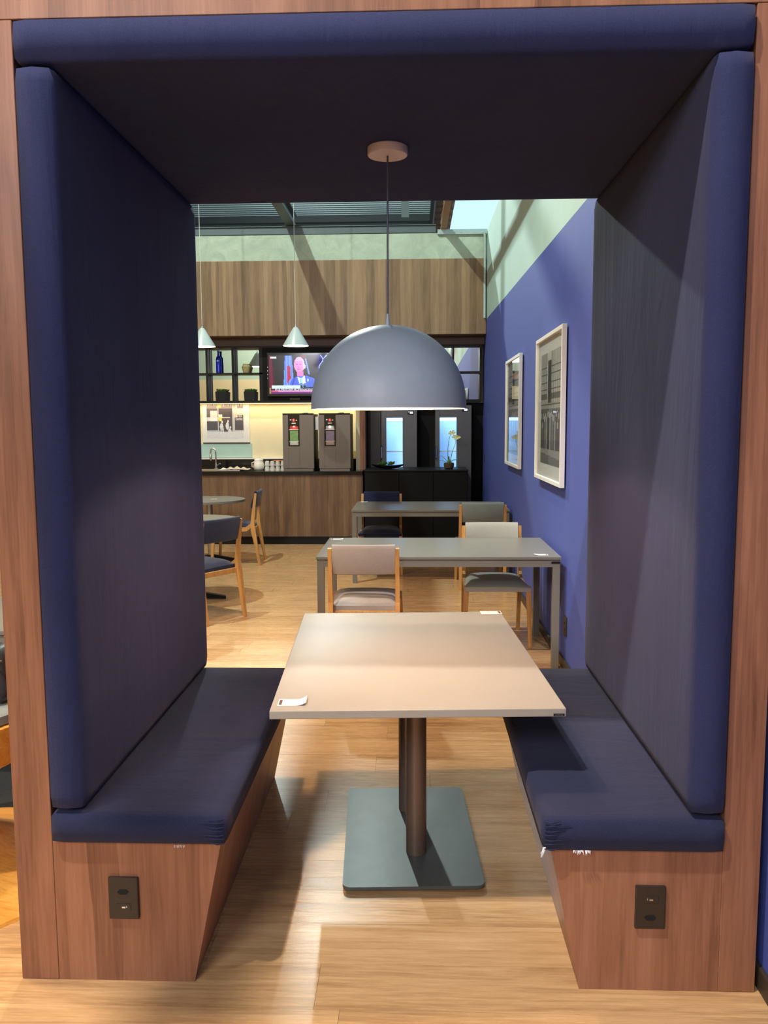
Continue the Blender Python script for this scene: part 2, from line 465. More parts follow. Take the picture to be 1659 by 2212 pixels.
nb = MB(); nb.box(-8, XW, -8, Y0 - .002, -0.0128, -0.0005); nbo = nb.obj('near_planks', 'plank', floor); nbo['kind'] = 'stuff'

def zline(y): return 2.745 + 0.0195 * y
def wall_right():
    bm = bmesh.new(); T = 0.12; ys = (-8.0, 9.45)
    def V(x, y, z): return bm.verts.new((x, y, z))
    fr = [[V(XW, y, z) for z in (-0.2, zline(y), 4.045)] for y in ys]
    bk = [[V(XW + T, y, z) for z in (-0.2, zline(y), 4.045)] for y in ys]
    for k in range(2):
        f = bm.faces.new((fr[0][k], fr[0][k + 1], fr[1][k + 1], fr[1][k])); f.material_index = k
        f = bm.faces.new((bk[0][k], bk[1][k], bk[1][k + 1], bk[0][k + 1])); f.material_index = k
        f = bm.faces.new((fr[0][k], bk[0][k], bk[0][k + 1], fr[0][k + 1])); f.material_index = k
        f = bm.faces.new((fr[1][k], fr[1][k + 1], bk[1][k + 1], bk[1][k])); f.material_index = k
    f = bm.faces.new((fr[0][2], bk[0][2], bk[1][2], fr[1][2])); f.material_index = 1
    bm.faces.new((fr[0][0], fr[1][0], bk[1][0], bk[0][0]))
    bmesh.ops.recalc_face_normals(bm, faces=bm.faces)
    m = MB(); m.bm.free(); m.bm = bm
    return struct(m.obj('wall_right', ['blue_wall', 'green_wall']))
wall_right()
b = MB(); b.box(XW - 0.014, XW, -7.9, 8.2, 0.0, 0.065, 0.003); struct(b.obj('baseboard_right', 'skirting'))
# bar wall: concrete band on top, wood fascia below it, recess with the shelves under the fascia
b = MB(); b.box(-9, XW, 8.96, 9.45, 3.70, 4.03); struct(b.obj('wall_back', 'concrete'))
b = MB(); b.box(-9, XW - .004, 8.94, 9.42, 2.73, 3.70, 0.004); struct(b.obj('trim_1', 'lit_fascia_walnut'))
b = MB(); b.box(-9, XW - .004, 9.20, 9.24, 2.62, 2.73); struct(b.obj('trim_2', 'brown'))
b = MB(); b.box(-9, XW, 9.40, 9.45, 0, 2.73); struct(b.obj('wall_bar', 'cream'))
b = MB(); b.box(-0.62, XW, 9.372, 9.398, 0, 1.84); struct(b.obj('wall_niche', 'dark_wood'))
b = MB(); b.box(-9.15, -9, -8, 9.45, -0.2, 4.1); struct(b.obj('wall_left', 'hall_warm'))
b = MB(); b.box(-9, XW, -8.15, -8, 3.1, 4.1); struct(b.obj('wall_front', 'green_wall'))
b = MB(); b.box(-9, XW, -8.15, -7.98, -0.2, 3.1); struct(b.obj('wall_front', 'cream'))

# hall roof: corrugated steel sheet in ribs running across, with a brown strip and a glowing sheet on the right, added for a brightly lit white wall
def deck(x0, x1, y0, y1, z, pitch, amp, mat, name, along='x'):
    m = MB(); pts = []
    a0, a1 = (y0, y1) if along == 'x' else (x0, x1); t = a0
    while t < a1:
        for k, dz in ((0, 0), (.3, 0), (.45, amp), (.85, amp)): pts.append((t + k * pitch, z + dz))
        t += pitch
    up = [(p[0], p[1] + 0.02) for p in reversed(pts)]
    bm = m.bm; fs = []
    n = len(pts)
    def mk(p, q): return bm.verts.new((q, p[0], p[1]) if along == 'x' else (p[0], q, p[1]))
    c0, c1 = (x0, x1) if along == 'x' else (y0, y1)
    A = [mk(p, c0) for p in pts]; B = [mk(p, c1) for p in pts]
    for i in range(n - 1): bm.faces.new((A[i], A[i + 1], B[i + 1], B[i]))
    o = m.obj(name, mat); md = o.modifiers.new('thickness', 'SOLIDIFY'); md.thickness = 0.01
    return struct(o)
deck(-14, 0.72, -10, 32, 9.0, 0.27, 0.10, 'deck', 'ceiling')
deck(0.80, 1.42, -10, 32, 9.06, 0.9, 0.05, 'rust', 'ceiling')
b = MB(); b.box(1.44, 14, -10, 32, 9.05, 9.08); struct(b.obj('ceiling', 'glow_panel'))
b = MB(); b.box(0.60, 0.70, -10, 32, 8.7, 8.98); struct(b.obj('trim_4', 'beam_dark'))
b = MB(); b.box(-14, 14, 32, 32.2, 0, 9.0); struct(b.obj('wall_hall', 'hall'))
for i, yy in enumerate((-6, 2.5, 11, 19.5, 28.3)):
    b = MB(); b.box(-14, 0.66, yy, yy + .20, 8.75, 8.97); o = b.obj('roof_purlin' if yy > 20 else 'trim_%d' % (10 + i), 'beam_dark')
    if yy > 20: tag(o, 'dark steel purlin crossing under the far corrugated hall roof', 'beam')
    else: struct(o)
b = MB(); b.box(-9, 0.30, 8.95, 9.2, 4.034, 4.125, 0.004); b.box(-9, 0.30, 8.93, 9.24, 4.126, 4.136)
o = b.obj('wall_top_beam', 'beam'); tag(o, 'wide grey steel beam lying along the top of the concrete band', 'beam')
b = MB(); b.box(0.32, XW - 0.002, 8.92, 8.955, 4.005, 4.065)
for k in range(14): b.box(0.34 + k * .022, 0.348 + k * .022, 8.916, 8.92, 4.02, 4.03)
tag(b.obj('edge_trim', 'zinc'), 'perforated zinc edge trim on the concrete band near the right corner', 'trim')
t = thing('tie_beam', 'dark steel tie beam running overhead from the bar wall towards the viewer', 'beam', (-1.60, 0, 4.145))
b = MB(); b.box(-.062, .062, -7.9, 9.2, 0, .02); b.box(-.062, .062, -7.9, 9.2, .16, .18); b.box(-.012, .012, -7.9, 9.2, .02, .16)
b.obj('girder', 'beam', t)
b = MB(); b.box(-.11, .11, 8.92, 9.2, -.008, -.0005); b.obj('bearing_plate', 'beam_dark', t)
t = thing('tie_beam', 'brown steel tie beam running overhead close to the blue wall', 'beam', (0.40, 0, 4.067))
b = MB(); b.box(-.04, .04, -7.9, 8.95, 0, .012); b.box(-.04, .04, -7.9, 8.95, .07, .082); b.box(-.01, .01, -7.9, 8.95, .012, .07)
b.obj('girder', 'rust', t)
t = bpy.data.objects.new('trim_15', None); COL.objects.link(t); t.location = (0, 9.06, 4.25); struct(t)  # unseen truss, put in for its stripe shadow on the blue wall
b = MB(); b.box(-8, 3.0, -.07, .07, 1.15, 1.30); b.obj('chord', 'beam', t)
for k, xx in enumerate((-7.5, -4.4, -0.1)):
    b = MB(); b.box(xx - .05, xx + .05, -.05, .05, -.005, 1.15); b.obj('post', 'beam', t)
b = MB(); b.tube([(0.935, 8.905, 2.93), (0.935, 8.905, 3.94), (0.93, 8.895, 3.985), (0.915, 8.89, 4.02)], 0.018, 10)
tag(b.obj('conduit_pipe', 'zinc', smooth=True), 'pale zinc conduit pipe rising in the corner of bar wall and blue wall', 'pipe')

# ------------------------------------------------------------------ the booth
XL, XR, D = -1.112, 0.938, 1.374
booth = thing('dining_booth', 'walnut portal booth with navy padded benches, backs and ceiling', 'booth')
b = MB(); b.box(XL, -1.006, 0, D - .012, 0, 2.575, 0.0015, 1); b.obj('side_panel', 'walnut', booth)
b = MB(); b.box(0.838, XR, 0, D - .012, 0, 2.575, 0.0015, 1); b.obj('side_panel', 'walnut', booth)
b = MB(); b.box(XL, XR, 0, D - .012, 2.5765, 2.76, 0.0015, 1); b.obj('lintel', 'walnut', booth)
b = MB(); b.poly([(-1.005, 0), (-0.618, 0), (-0.533, 0.414), (-1.005, 0.414)], 'y', 0.001, D - .02); base_l = b.obj('bench_base', 'walnut', booth)
b = MB(); b.poly([(0.458, 0), (0.837, 0), (0.837, 0.410), (0.374, 0.410)], 'y', 0.001, D - .02); base_r = b.obj('bench_base', 'walnut', booth)

def cushion(name, x0, x1, y0, y1, z0, z1, mat, bev, sub, seed, amp, axis):
    """soft padded panel: bevelled box, subdivided, face gently uneven"""
    m = MB(); m.box(x0, x1, y0, y1, z0, z1)
    bm = m.bm
    L = (x1 - x0, y1 - y0, z1 - z0)
    for ax in range(3):
        n = max(1, min(46, int(L[ax] / 0.035)))
        for k in range(1, n):
            co = [0, 0, 0]; no = [0, 0, 0]; co[ax] = (x0, y0, z0)[ax] + L[ax] * k / n; no[ax] = 1
            bmesh.ops.bisect_plane(bm, geom=bm.verts[:] + bm.edges[:] + bm.faces[:], plane_co=co, plane_no=no)
    lo, hi = Vector((x0, y0, z0)), Vector((x1, y1, z1))
    rr = random.Random(seed); ph = [rr.uniform(0, 6.3) for _ in range(8)]
    for v in bm.verts:
        q = v.co.copy()
        inner = Vector([min(max(q[i], lo[i] + bev), hi[i] - bev) for i in range(3)])
        d = q - inner
        if d.length > 1e-6: q = inner + d.normalized() * min(d.length, bev)
        # gentle padding swell and pull-folds
        p, r_ = [i for i in range(3) if i != axis]
        u_ = (q[p] - lo[p]) / L[p]; w_ = (q[r_] - lo[r_]) / L[r_]
        edge = max(0, min(u_, 1 - u_, w_, 1 - w_)); k = min(1, edge * 9)
        s_ = 1 if q[axis] > (lo[axis] + hi[axis]) / 2 else -1
        wob = math.sin(u_ * 9 + ph[0]) * math.sin(w_ * 4 + ph[1]) + .6 * math.sin(u_ * 21 + ph[2] + 2 * math.sin(w_ * 6 + ph[3]))
        q[axis] += s_ * k * amp * (0.3 + 0.5 * wob)
        v.co = q
    return m.obj(name, mat, booth, smooth='all')
cushion('back_cushion', -1.003, -0.902, -0.022, D, 0.508, 2.463, 'navy', 0.022, 0, 1, 0.0028, 0)
cushion('back_cushion', 0.737, 0.836, -0.022, D, 0.514, 2.466, 'navy', 0.022, 0, 2, 0.0028, 0)
cushion('ceiling_cushion', -1.003, 0.834, -0.024, D, 2.469, 2.572, 'navy', 0.020, 0, 3, 0.0022, 2)
cushion('seat_cushion', -1.002, -0.512, -0.024, D, 0.416, 0.500, 'navy_seat', 0.014, 0, 4, 0.003, 2)
cushion('seat_cushion', 0.346, 0.836, -0.024, D, 0.412, 0.504, 'navy_seat', 0.014, 0, 5, 0.003, 2)
# corner folds of the cloth on the front of the seats, worn white edge, torn lining
for sx, z0, z1 in ((-0.516, 0.424, 0.492), (0.350, 0.420, 0.496)):
    b = MB()
    for k in range(7):
        z = z0 + (z1 - z0) * k / 6; dx = -1 if sx < 0 else 1
        b.tube([(sx + dx * .002, -.0225, z), (sx + dx * .02, -.0255, z - .002 + .003 * (k % 2)), (sx + dx * (.045 + .015 * (k % 3)), -.0235, z + .003)], [.0016, .0022, .0006], 5)
    b.obj('corner_fold', 'navy_seat', booth, smooth='all')
b = MB()
for k in range(26):
    x = 0.432 + .046 * rnd.random() ** (1 if k % 2 else 2.2); L = rnd.uniform(.0, .011) ** 1.0 * (1 if k % 3 else .4)
    b.tube([(x, -.021, .416), (x + rnd.uniform(-.005, .005), -.027, .414 - L)], [rnd.uniform(.0006, .002), .0004], 4)
b.obj('torn_lining', 'foam', booth, label='white torn threads under the right seat edge')
b = MB()
for k in range(14):
    b.tube([(0.350 + k * .0005, -.021, .424), (0.345 + rnd.uniform(-.004, .004), -.028, .410 - rnd.uniform(0, .012))], [.0014, .0004], 4)
b.obj('torn_lining', 'foam', booth)
b = MB()
for k in range(8): b.tube([(-.655 + k * .004, -.021, .416), (-.655 + k * .004 + rnd.uniform(-.003, .003), -.026, .411)], [.001, .0004], 4)
b.obj('torn_lining', 'foam', booth)

def outlet(x0, x1, z0, z1, flip):
    w = x1 - x0; h = z1 - z0; cx = (x0 + x1) / 2
    b = MB(); b.box(x0, x1, -.009, .0005, z0, z1, 0.003); o = b.obj('outlet_plate', 'outlet', booth)
    zs = z0 + h * (.66 if not flip else .27); zu = z0 + h * (.30 if not flip else .70)
    b = MB(); hw, hh = .0165, .0075
    b.poly([(cx - hw, zs), (cx - hw * .55, zs + hh), (cx + hw * .55, zs + hh), (cx + hw, zs), (cx + hw * .55, zs - hh), (cx - hw * .55, zs - hh)], 'y', -.0100, -.0085)
    s_ = b.obj('socket', 'hole', o)
    b = MB(); b.box(cx - .021, cx + .021, -.0102, -.0085, zu - .010, zu + .010, .001); b.obj('usb_module', 'outlet', o)
    b = MB(); q = 1 if not flip else -1
    b.box(cx - .004, cx + .006, -.0112, -.0100, zu - .003, zu + .0015); b.obj('usb_contact', 'metal', o)
    b = MB(); b.box(cx + q * .0095 - .001, cx + q * .0095 + .001, -.0112, -.0100, zu - .002, zu + .004); b.obj('indicator', 'metal', o)
outlet(-0.851, -0.767, 0.190, 0.312, False)
outlet(0.604, 0.686, 0.186, 0.309, True)

# ------------------------------------------------------------------ booth table
TA = 0.0492
bt = thing('pedestal_table', 'pale grey rectangular table on two columns inside the navy booth', 'table', (-0.0175, 0.845, 0), TA)
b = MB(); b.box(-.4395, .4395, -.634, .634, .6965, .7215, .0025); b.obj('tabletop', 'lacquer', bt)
for i, yy in enumerate((-.150, .19)):
    b = MB(); b.lathe([(.037, .0195), (.037, .6962)], .0195 if i == 0 else .004, yy, 32); b.obj('column', 'column', bt, smooth=True)
b = MB()
def rrect(hx, hy, r, n=6):
    pts = []
    for cx, cy, a0 in ((hx - r, hy - r, 0), (-hx + r, hy - r, 90), (-hx + r, -hy + r, 180), (hx - r, -hy + r, 270)):
        for k in range(n + 1):
            a = math.radians(a0 + 90 * k / n); pts.append((cx + r * math.cos(a), cy + r * math.sin(a)))
    return pts
b.poly(rrect(.2405, .379, .028), 'z', .008, .0190); b.obj('base_plate', 'steel_plate', bt, smooth=True)
for sx in (-.19, .19):
    for sy in (-.32, .32): b = MB(); b.lathe([(.02, 0.0), (.02, .008)], sx, sy, 14); b.obj('glide', 'black', bt)
b = MB(); b.box(.402, .434, -.6375, -.6345, .7005, .7065); o = b.obj('maker_plaque', 'black', bt)
lettering('arteforma', .005, 'taupe', o, (.418, -.638, .7035), (math.pi / 2, 0, 0), width=.024)

def sticker(parent, name, cx, cy, z, w, d, curl, rz=0.0, fine=True):
    """paper label stuck to a table top, one end lifting; code square left out"""
    m = MB(); n = 10; bm = m.bm; rows = []
    for i in range(n + 1):
        u = i / n; lift = curl * max(0, (u - .66) / .34) ** 2
        rows.append([bm.verts.new((-w / 2 + w * u, -d / 2, z + .0008 + lift * .75)), bm.verts.new((-w / 2 + w * u, d / 2, z + .0008 + lift))])
    for a, c in zip(rows, rows[1:]): bm.faces.new((a[0], c[0], c[1], a[1]))
    o = m.obj(name, 'paper', parent, loc=(cx, cy, 0)); o.rotation_euler = (0, 0, rz)
    o.modifiers.new('thickness', 'SOLIDIFY').thickness = 0.0004
    if fine:
        b = MB(); b.box(-w * .46, -w * .36, -d * .36, d * .36, z + .0010, z + .0014); b.obj('printed_block', 'ink', o)
        b = MB(); b.box(-w * .31, -w * .305, -d * .45, d * .45, z + .0010, z + .0013); b.obj('printed_rule', 'ink', o); b = MB(); b.box(w * .12, w * .125, -d * .45, d * .45, z + .0010, z + .0013); b.obj('printed_rule', 'ink', o)
    return o
ca, sa = math.cos(-TA), math.sin(-TA)
def tl(x, y):
    dx, dy = x + .0175, y - .845
    return dx * ca - dy * sa, dx * sa + dy * ca
p = tl(-.368, .268); sticker(bt, 'paper_label', p[0], p[1], .7215, .086, .058, .012)
p = tl(.346, 1.480); sticker(bt, 'paper_label', p[0], p[1], .7215, .092, .058, .0, math.pi)

# ------------------------------------------------------------------ dome pendant in the booth
LX, LY = -0.083, 0.671
pd = thing('pendant_lamp', 'large grey dome pendant lamp hanging over the booth table', 'lamp', (LX, LY, 0))
b = MB(); b.lathe([(.064, 2.440), (.066, 2.443), (.066, 2.465), (.064, 2.4675)], seg=40); b.obj('canopy', 'canopy', pd, smooth=True)
b = MB(); b.tube([(0, 0, 2.44), (-.001, 0, 2.2), (-.002, 0, 1.93)], .0033, 8); b.obj('cord', 'cord', pd, smooth=True)
b = MB(); b.lathe([(.0075, 1.888), (.0075, 1.905), (.005, 1.918), (.0035, 1.93)], -.002, 0, 14); b.obj('cord_grip', 'dome', pd, smooth=True)
R0, ZB, HT = .2625, 1.613, .279
prof = [(R0, ZB)] + [(R0 * math.cos(math.pi / 2 * t) ** .96, ZB + .012 + (HT - .012) * math.sin(math.pi / 2 * t)) for t in [k / 22 for k in range(0, 22)]] + [(.006, ZB + HT)]
b = MB(); b.lathe(prof, seg=72, cap=False); sh = b.obj('dome_shade', 'dome', pd, smooth='all')
inner = [(r * .985, z - .004 if z > ZB + .02 else z + .0005) for r, z in prof]
b = MB(); b.lathe(inner, seg=72, cap=False); b.obj('inner_shade', 'white_in', pd, smooth='all', label='white enamelled inside of the dome')
b = MB(); b.lathe([(R0 * .985, ZB), (R0, ZB)], seg=72, cap=False); b.obj('rim', 'dome', pd)
b = MB(); b.lathe([(.018, 1.80), (.018, 1.884)], seg=16); b.obj('socket', 'white_in', pd, smooth=True)
b = MB(); b.ball((0, 0, 1.765), .033); b.obj('bulb', 'bulb', pd, smooth='all')
lamp('dome_pendant_light', 'POINT', (LX, LY, 1.722), 33, (1.0, 0.66, 0.42), 0.028)

# ------------------------------------------------------------------ cone pendants before the bar
def cone_lamp(x, y, label):
    t = thing('cone_pendant', label, 'lamp', (x, y, 0), 0, 'cone pendants before the bar')
    b = MB(); b.tube([(0, 0, 2.70), (0, 0, 8.98)], .0035, 6); b.obj('cord', 'cord_white', t)
    b = MB(); b.lathe([(.152, 2.470), (.150, 2.478), (.036, 2.668), (.022, 2.684), (.008, 2.690), (.008, 2.705), (.003, 2.708)], seg=36, cap=False); b.obj('shade', 'cone', t, smooth=True)
    b = MB(); b.lathe([(.149, 2.471), (.146, 2.480), (.034, 2.662)], seg=36, cap=False); b.obj('inner_shade', 'white_in', t, smooth=True)
    b = MB(); b.lathe([(.001, 2.4725), (.144, 2.4718), (.144, 2.476), (.001, 2.477)], seg=30); b.obj('diffuser', 'diffuser', t)
    lamp('cone_pendant_light', 'SPOT', (x, y, 2.465), 26, (1.0, 0.70, 0.42), 0.07, target=(x, y, 0), spot=150, blend=0.6)
    return t
cone_lamp(-1.370, 7.62, 'white cone pendant hanging in front of the television')
cone_lamp(-2.470, 7.62, 'white cone pendant half hidden by the booth, before the blue bottle')

# ------------------------------------------------------------------ rectangular tables and chairs
def rect_table(x0, x1, y0, y1, label, stick):
    cx, cy = (x0 + x1) / 2, (y0 + y1) / 2; hx, hy = (x1 - x0) / 2, (y1 - y0) / 2
    t = thing('dining_table', label, 'table', (cx, cy, 0), 0, 'grey tables along the blue wall')
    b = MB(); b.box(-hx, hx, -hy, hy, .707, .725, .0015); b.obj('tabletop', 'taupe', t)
    b = MB(); i = .006
    for s_ in (-1, 1):
        ya, yb = sorted((s_ * (hy - i), s_ * (hy - i - .04))); b.box(-hx + i + .044, hx - i - .044, ya, yb, .660, .703)
        xa, xb = sorted((s_ * (hx - i), s_ * (hx - i - .04))); b.box(xa, xb, -hy + i + .044, hy - i - .044, .660, .703)
    b.box(-hx + .02, hx - .02, -hy + .02, hy - .02, .702, .7075)
    b.obj('frame', 'taupe', t)
    for sx in (-1, 1):
        for sy in (-1, 1):
            b = MB(); xa, xb = sorted((sx * (hx - i), sx * (hx - i - .044))); ya, yb = sorted((sy * (hy - i), sy * (hy - i - .044)))
            b.box(xa, xb, ya, yb, 0, .7035, .0015); b.obj('leg', 'taupe', t)
    for (sx, sy, w, r_) in stick: sticker(t, 'paper_label', sx, sy, .725, w, .05, .004, r_, True)
    return t, hx, hy
t2, hx, hy = rect_table(-.618, .930, 3.005, 3.885, 'grey table with a dark maker plaque, nearer of the two by the blue wall', [(-.71, .36, .085, 0), (.66, -.35, .085, math.pi)])
b = MB(); b.box(hx - .062, hx - .008, -hy + .0025, -hy + .006, .683, .695); b.obj('maker_plaque', 'black', t2)
rect_table(-.603, .938, 5.84, 6.73, 'grey table farther back, in front of the black sideboard', [(-.70, .40, .085, 0)])

def chair(name_label, fab, loc, rz):
    t = thing('dining_chair', name_label, 'chair', loc, rz, 'oak framed dining chairs')
    W2 = .208
    for s in (-1, 1):
        b = MB()
        b.sweep([(s * W2, -.292, 0), (s * W2, -.262, .20), (s * W2, -.228, .40), (s * W2, -.222, .46), (s * W2, -.236, .60), (s * W2, -.262, .802)],
                [(.026, .026), (.028, .034), (.030, .052), (.028, .044), (.026, .032), (.024, .026)])
        b.obj('rear_leg', 'chair_oak', t)
        b = MB(); b.sweep([(s * .226, .236, 0), (s * .222, .222, .22), (s * .214, .200, .432)], [(.024, .024), (.030, .032), (.034, .044)])
        b.obj('front_leg', 'chair_oak', t)
        b = MB(); b.sweep([(s * W2, -.226, .46), (s * (W2 + .002), -.15, .405), (s * .210, 0, .395), (s * .214, .20, .405)], [(.022, .044), (.022, .046), (.022, .044), (.022, .044)])
        b.obj('side_rail', 'chair_oak', t)
    b = MB(); b.box(-.20, .20, -.222, -.204, .36, .40, .003); b.obj('cross_rail', 'chair_oak', t)
    # padded seat, domed and wider at the front
    m = MB(); bm = m.bm; nx, ny = 12, 12; top, bot = [], []
    for j in range(ny + 1):
        v = j / ny; hw = .192 + .036 * v; yy = -.205 + .450 * v
        ra, rb = [], []
        for i in range(nx + 1):
            u = -1 + 2 * i / nx; e = (1 - abs(u) ** 3.5) * (1 - abs(2 * v - 1) ** 4)
            ra.append(bm.verts.new((u * hw, yy, .430 + .046 * max(0, e) ** .45))); rb.append(bm.verts.new((u * hw * .99, yy, .402)))
        top.append(ra); bot.append(rb)
    for j in range(ny):
        for i in range(nx):
            bm.faces.new((top[j][i], top[j][i + 1], top[j + 1][i + 1], top[j + 1][i])); bm.faces.new((bot[j][i], bot[j + 1][i], bot[j + 1][i + 1], bot[j][i + 1]))
    for j in range(ny):
        bm.faces.new((top[j][0], top[j + 1][0], bot[j + 1][0], bot[j][0])); bm.faces.new((top[j][nx], bot[j][nx], bot[j + 1][nx], top[j + 1][nx]))
    for i in range(nx):
        bm.faces.new((top[0][i], bot[0][i], bot[0][i + 1], top[0][i + 1])); bm.faces.new((top[ny][i], top[ny][i + 1], bot[ny][i + 1], bot[ny][i]))
    m.obj('seat', fab, t, smooth=True)
    pipe = [(-.192 - .036, .246, .430), (.192 + .036, .246, .430)]
    b = MB(); b.tube([(-.227, .245, .431), (-.1, .2465, .433), (.1, .2465, .433), (.227, .245, .431)], .004, 6); b.obj('piping', fab, t, smooth='all')
    # curved back pad held between the posts
    m = MB(); bm = m.bm; N = 14; A, B = [], []
    prof2 = [(-.018, .640), (-.024, .66), (-.023, .80), (-.014, .822), (.004, .826), (.016, .815), (.020, .79), (.020, .66), (.012, .640), (-.005, .634)]
    rings = []
    for i in range(N + 1):
        u = -1 + 2 * i / N; x = u * .194; bow = -.020 * (1 - u * u)
        rings.append([bm.verts.new((x, -.262 + (.03 if z < .7 else .0) - (z - .64) * .06 + yy + bow + .012, z)) for yy, z in prof2])
    n = len(prof2)
    for a, c in zip(rings, rings[1:]):
        for k in range(n): bm.faces.new((a[k], a[(k + 1) % n], c[(k + 1) % n], c[k]))
    bm.faces.new(rings[0]); bm.faces.new(rings[-1]); bmesh.ops.recalc_face_normals(bm, faces=bm.faces)
    m.obj('backrest', fab, t, smooth=True)
    return t
PI = math.pi
chair('pinkish grey oak chair with its back to the booth table', 'pink_grey', (-.306, 3.115, 0), 0)
chair('pale grey oak chair facing the booth from behind the nearer grey table', 'pale_grey', (.585, 3.735, 0), PI)
chair('grey oak chair tucked at the farther grey table, back turned, beside the blue wall', 'mid_grey', (.650, 5.81, 0), 0)
nav = chair('navy oak chair between the farther grey table and the black sideboard', 'navy_chair', (-.345, 6.56, 0), PI)
copy_tree(nav, (-1.735, 4.42, 0), math.radians(57), 'nearest navy oak chair, left of the walkway, cut off by the booth')
copy_tree(nav, (-2.010, 7.08, 0), math.radians(92), 'navy oak chair seen from the side at the round table by the bar')

def round_table(x, y, r, label):
    t = thing('round_table', label, 'table', (x, y, 0), .3, 'round tables left of the walkway')
    b = MB(); b.lathe([(r - .004, .696), (r, .700), (r, .722), (r - .003, .725)], seg=64); b.obj('tabletop', 'taupe', t, smooth=True)
    b = MB(); b.lathe([(.034, .03), (.034, .696)], seg=20); b.obj('column', 'steel', t, smooth=True)
    for k in range(4):
        a = k * PI / 2; b = MB()
        b.sweep([(.02 * math.cos(a), .02 * math.sin(a), .058), (.30 * math.cos(a), .30 * math.sin(a), .018)], [(.07, .07), (.05, .022)], side=(-math.sin(a), math.cos(a), 0))
        b.obj('foot', 'black', t)
    return t
round_table(-1.975, 5.02, .45, 'round grey table behind the nearest navy chair')
tb = round_table(-2.300, 7.06, .40, 'round grey table nearest the walnut bar')
sticker(tb, 'paper_label', .05, -.02, .725, .07, .04, 0, 0, False)

# ------------------------------------------------------------------ the two framed prints on the blue wall
def hashn(i, j): return ((math.sin(i * 127.1 + j * 311.7) * 43758.5453) % 1.0)
def street_print(seed):
    def fn(u, v):
        # black and white street: tall facades with window rows, gap of sky between, crowd below, pavement
        n = hashn(int(u * 90) + seed, int(v * 110)) * 22
        if v < .14: g = 150 + n - 40 * (v < .06 + .1 * (1 - u) * .4)
        elif v < .50:
            k = int(u * 17); hgt = .36 + .12 * hashn(k, seed)
            uu = u * 17 - k
            if v < hgt and abs(uu - .5) < .40 - .2 * max(0, v - .3):
                if v > hgt - .05: g = 176 + n
                else: g = (52, 120, 170, 78)[int(hashn(k, seed + 3) * 4)] + n - 26 * (v < .22)
            else: g = 96 + n
        elif .30 + seed * .02 < u < .52 and v > .55: g = 205 - 150 * (u > .36) * (v < .93) + n
        else:
            g = 168 + n + 22 * (u > .6)
            if (v * 15) % 1 < .13: g -= 80
            if (u * 11) % 1 < .14: g -= 60
            if .58 < v < .64: g -= 70
        g = max(12, min(238, g)); return (g, g, g * .98)
    return fn
def framed_print(y0, y1, z0, z1, py0, py1, pz0, pz1, label, seed):
    cy, cz = (y0 + y1) / 2, (z0 + z1) / 2
    t = thing('framed_print', label, 'picture', (XW, cy, cz), 0, 'framed street prints on the blue wall')
    a, c = (y1 - y0) / 2, (z1 - z0) / 2; fw = .026
    b = MB()
    b.box(-.040, -.010, -a, a, c - fw, c, .0015); b.box(-.040, -.010, -a, a, -c, -c + fw, .0015)
    b.box(-.040, -.010, -a, -a + fw, -c + fw, c - fw, .0015); b.box(-.040, -.010, a - fw, a, -c + fw, c - fw, .0015)
    b.obj('frame', 'frame', t)
    b = MB(); b.box(-.020, -.012, -a + fw, a - fw, -c + fw, c - fw); b.obj('mat_board', 'mat', t)
    b = MB(); b.box(-.0300, -.0285, -a + fw, a - fw, -c + fw, c - fw); b.obj('glass_pane', 'glass', t)
    b = MB(); b.box(-.011, -.0008, -.06, .06, c - .08, c - .05); b.obj('hanger', 'black', t)
    print_mesh('photograph', py1 - py0, pz1 - pz0, 84, 96, street_print(seed), MT['print'], t, (-.0206, (py0 + py1) / 2 - cy, (pz0 + pz1) / 2 - cz), (PI / 2, 0, -PI / 2))
MT['print'] = attr_print('photo_print')
framed_print(3.09, 4.20, 1.152, 2.174, 3.20, 4.03, 1.272, 2.050, 'white framed street photograph on the blue wall, nearer of the two', 1)
framed_print(5.18, 6.26, 1.155, 2.170, 5.27, 6.13, 1.27, 2.115, 'white framed street photograph on the blue wall, farther of the two', 4)
for (yy, zz, hy_, hz_, lb) in ((3.0, .284, .04, .062, 'dark wall outlet low on the blue wall behind the nearer grey table'), (9.0, 1.09, .012, .05, 'small dark switch plate on the blue wall by the fridge niche')):
    if lb:
        t = thing('wall_outlet', lb, 'outlet', (XW, yy, zz))
        b = MB(); b.box(-.009, 0.0, -hy_, hy_, -hz_, hz_, .002); o = b.obj('outlet_plate', 'outlet', t)
        for dz in ((-.022, .022) if hy_ > .03 else ()):
            b = MB(); b.box(-.0105, -.008, -.014, .014, dz - .006, dz + .006); b.obj('socket', 'hole', o)

# ------------------------------------------------------------------ bar counter
ct = thing('bar_counter', 'long walnut bar counter with a black stone top and dark plinth', 'counter', (0, 0, 0))
b = MB(); b.box(-6.0, -.665, 8.46, 9.16, .105, .925); b.obj('front_panel', 'bar_walnut', ct)
b = MB(); b.box(-6.0, -.665, 8.24, 8.46, 0, .012); 
b = MB(); b.box(-6.0, -.650, 8.49, 9.16, 0, .105); b.obj('plinth', 'black', ct)
b = MB(); b.box(-6.0, -.650, 8.44, 9.32, .905, .955, .003); b.obj('countertop', 'black_gloss', ct)
b = MB(); b.box(-.664, -.648, 8.455, 9.16, .105, .9045); b.obj('end_panel', 'brown', ct)
b = MB(); b.box(-6.0, -.76, 9.355, 9.398, .955, 1.075); b.box(-6.0, -.76, 9.32, 9.398, .905, .955); b.obj('upstand', 'black_gloss', ct)
b = MB(); b.box(-6.0, -.76, 9.352, 9.396, 1.0755, 1.092); tag(b.obj('ledge', 'frame'), 'thin white ledge on top of the black upstand behind the counter', 'ledge')
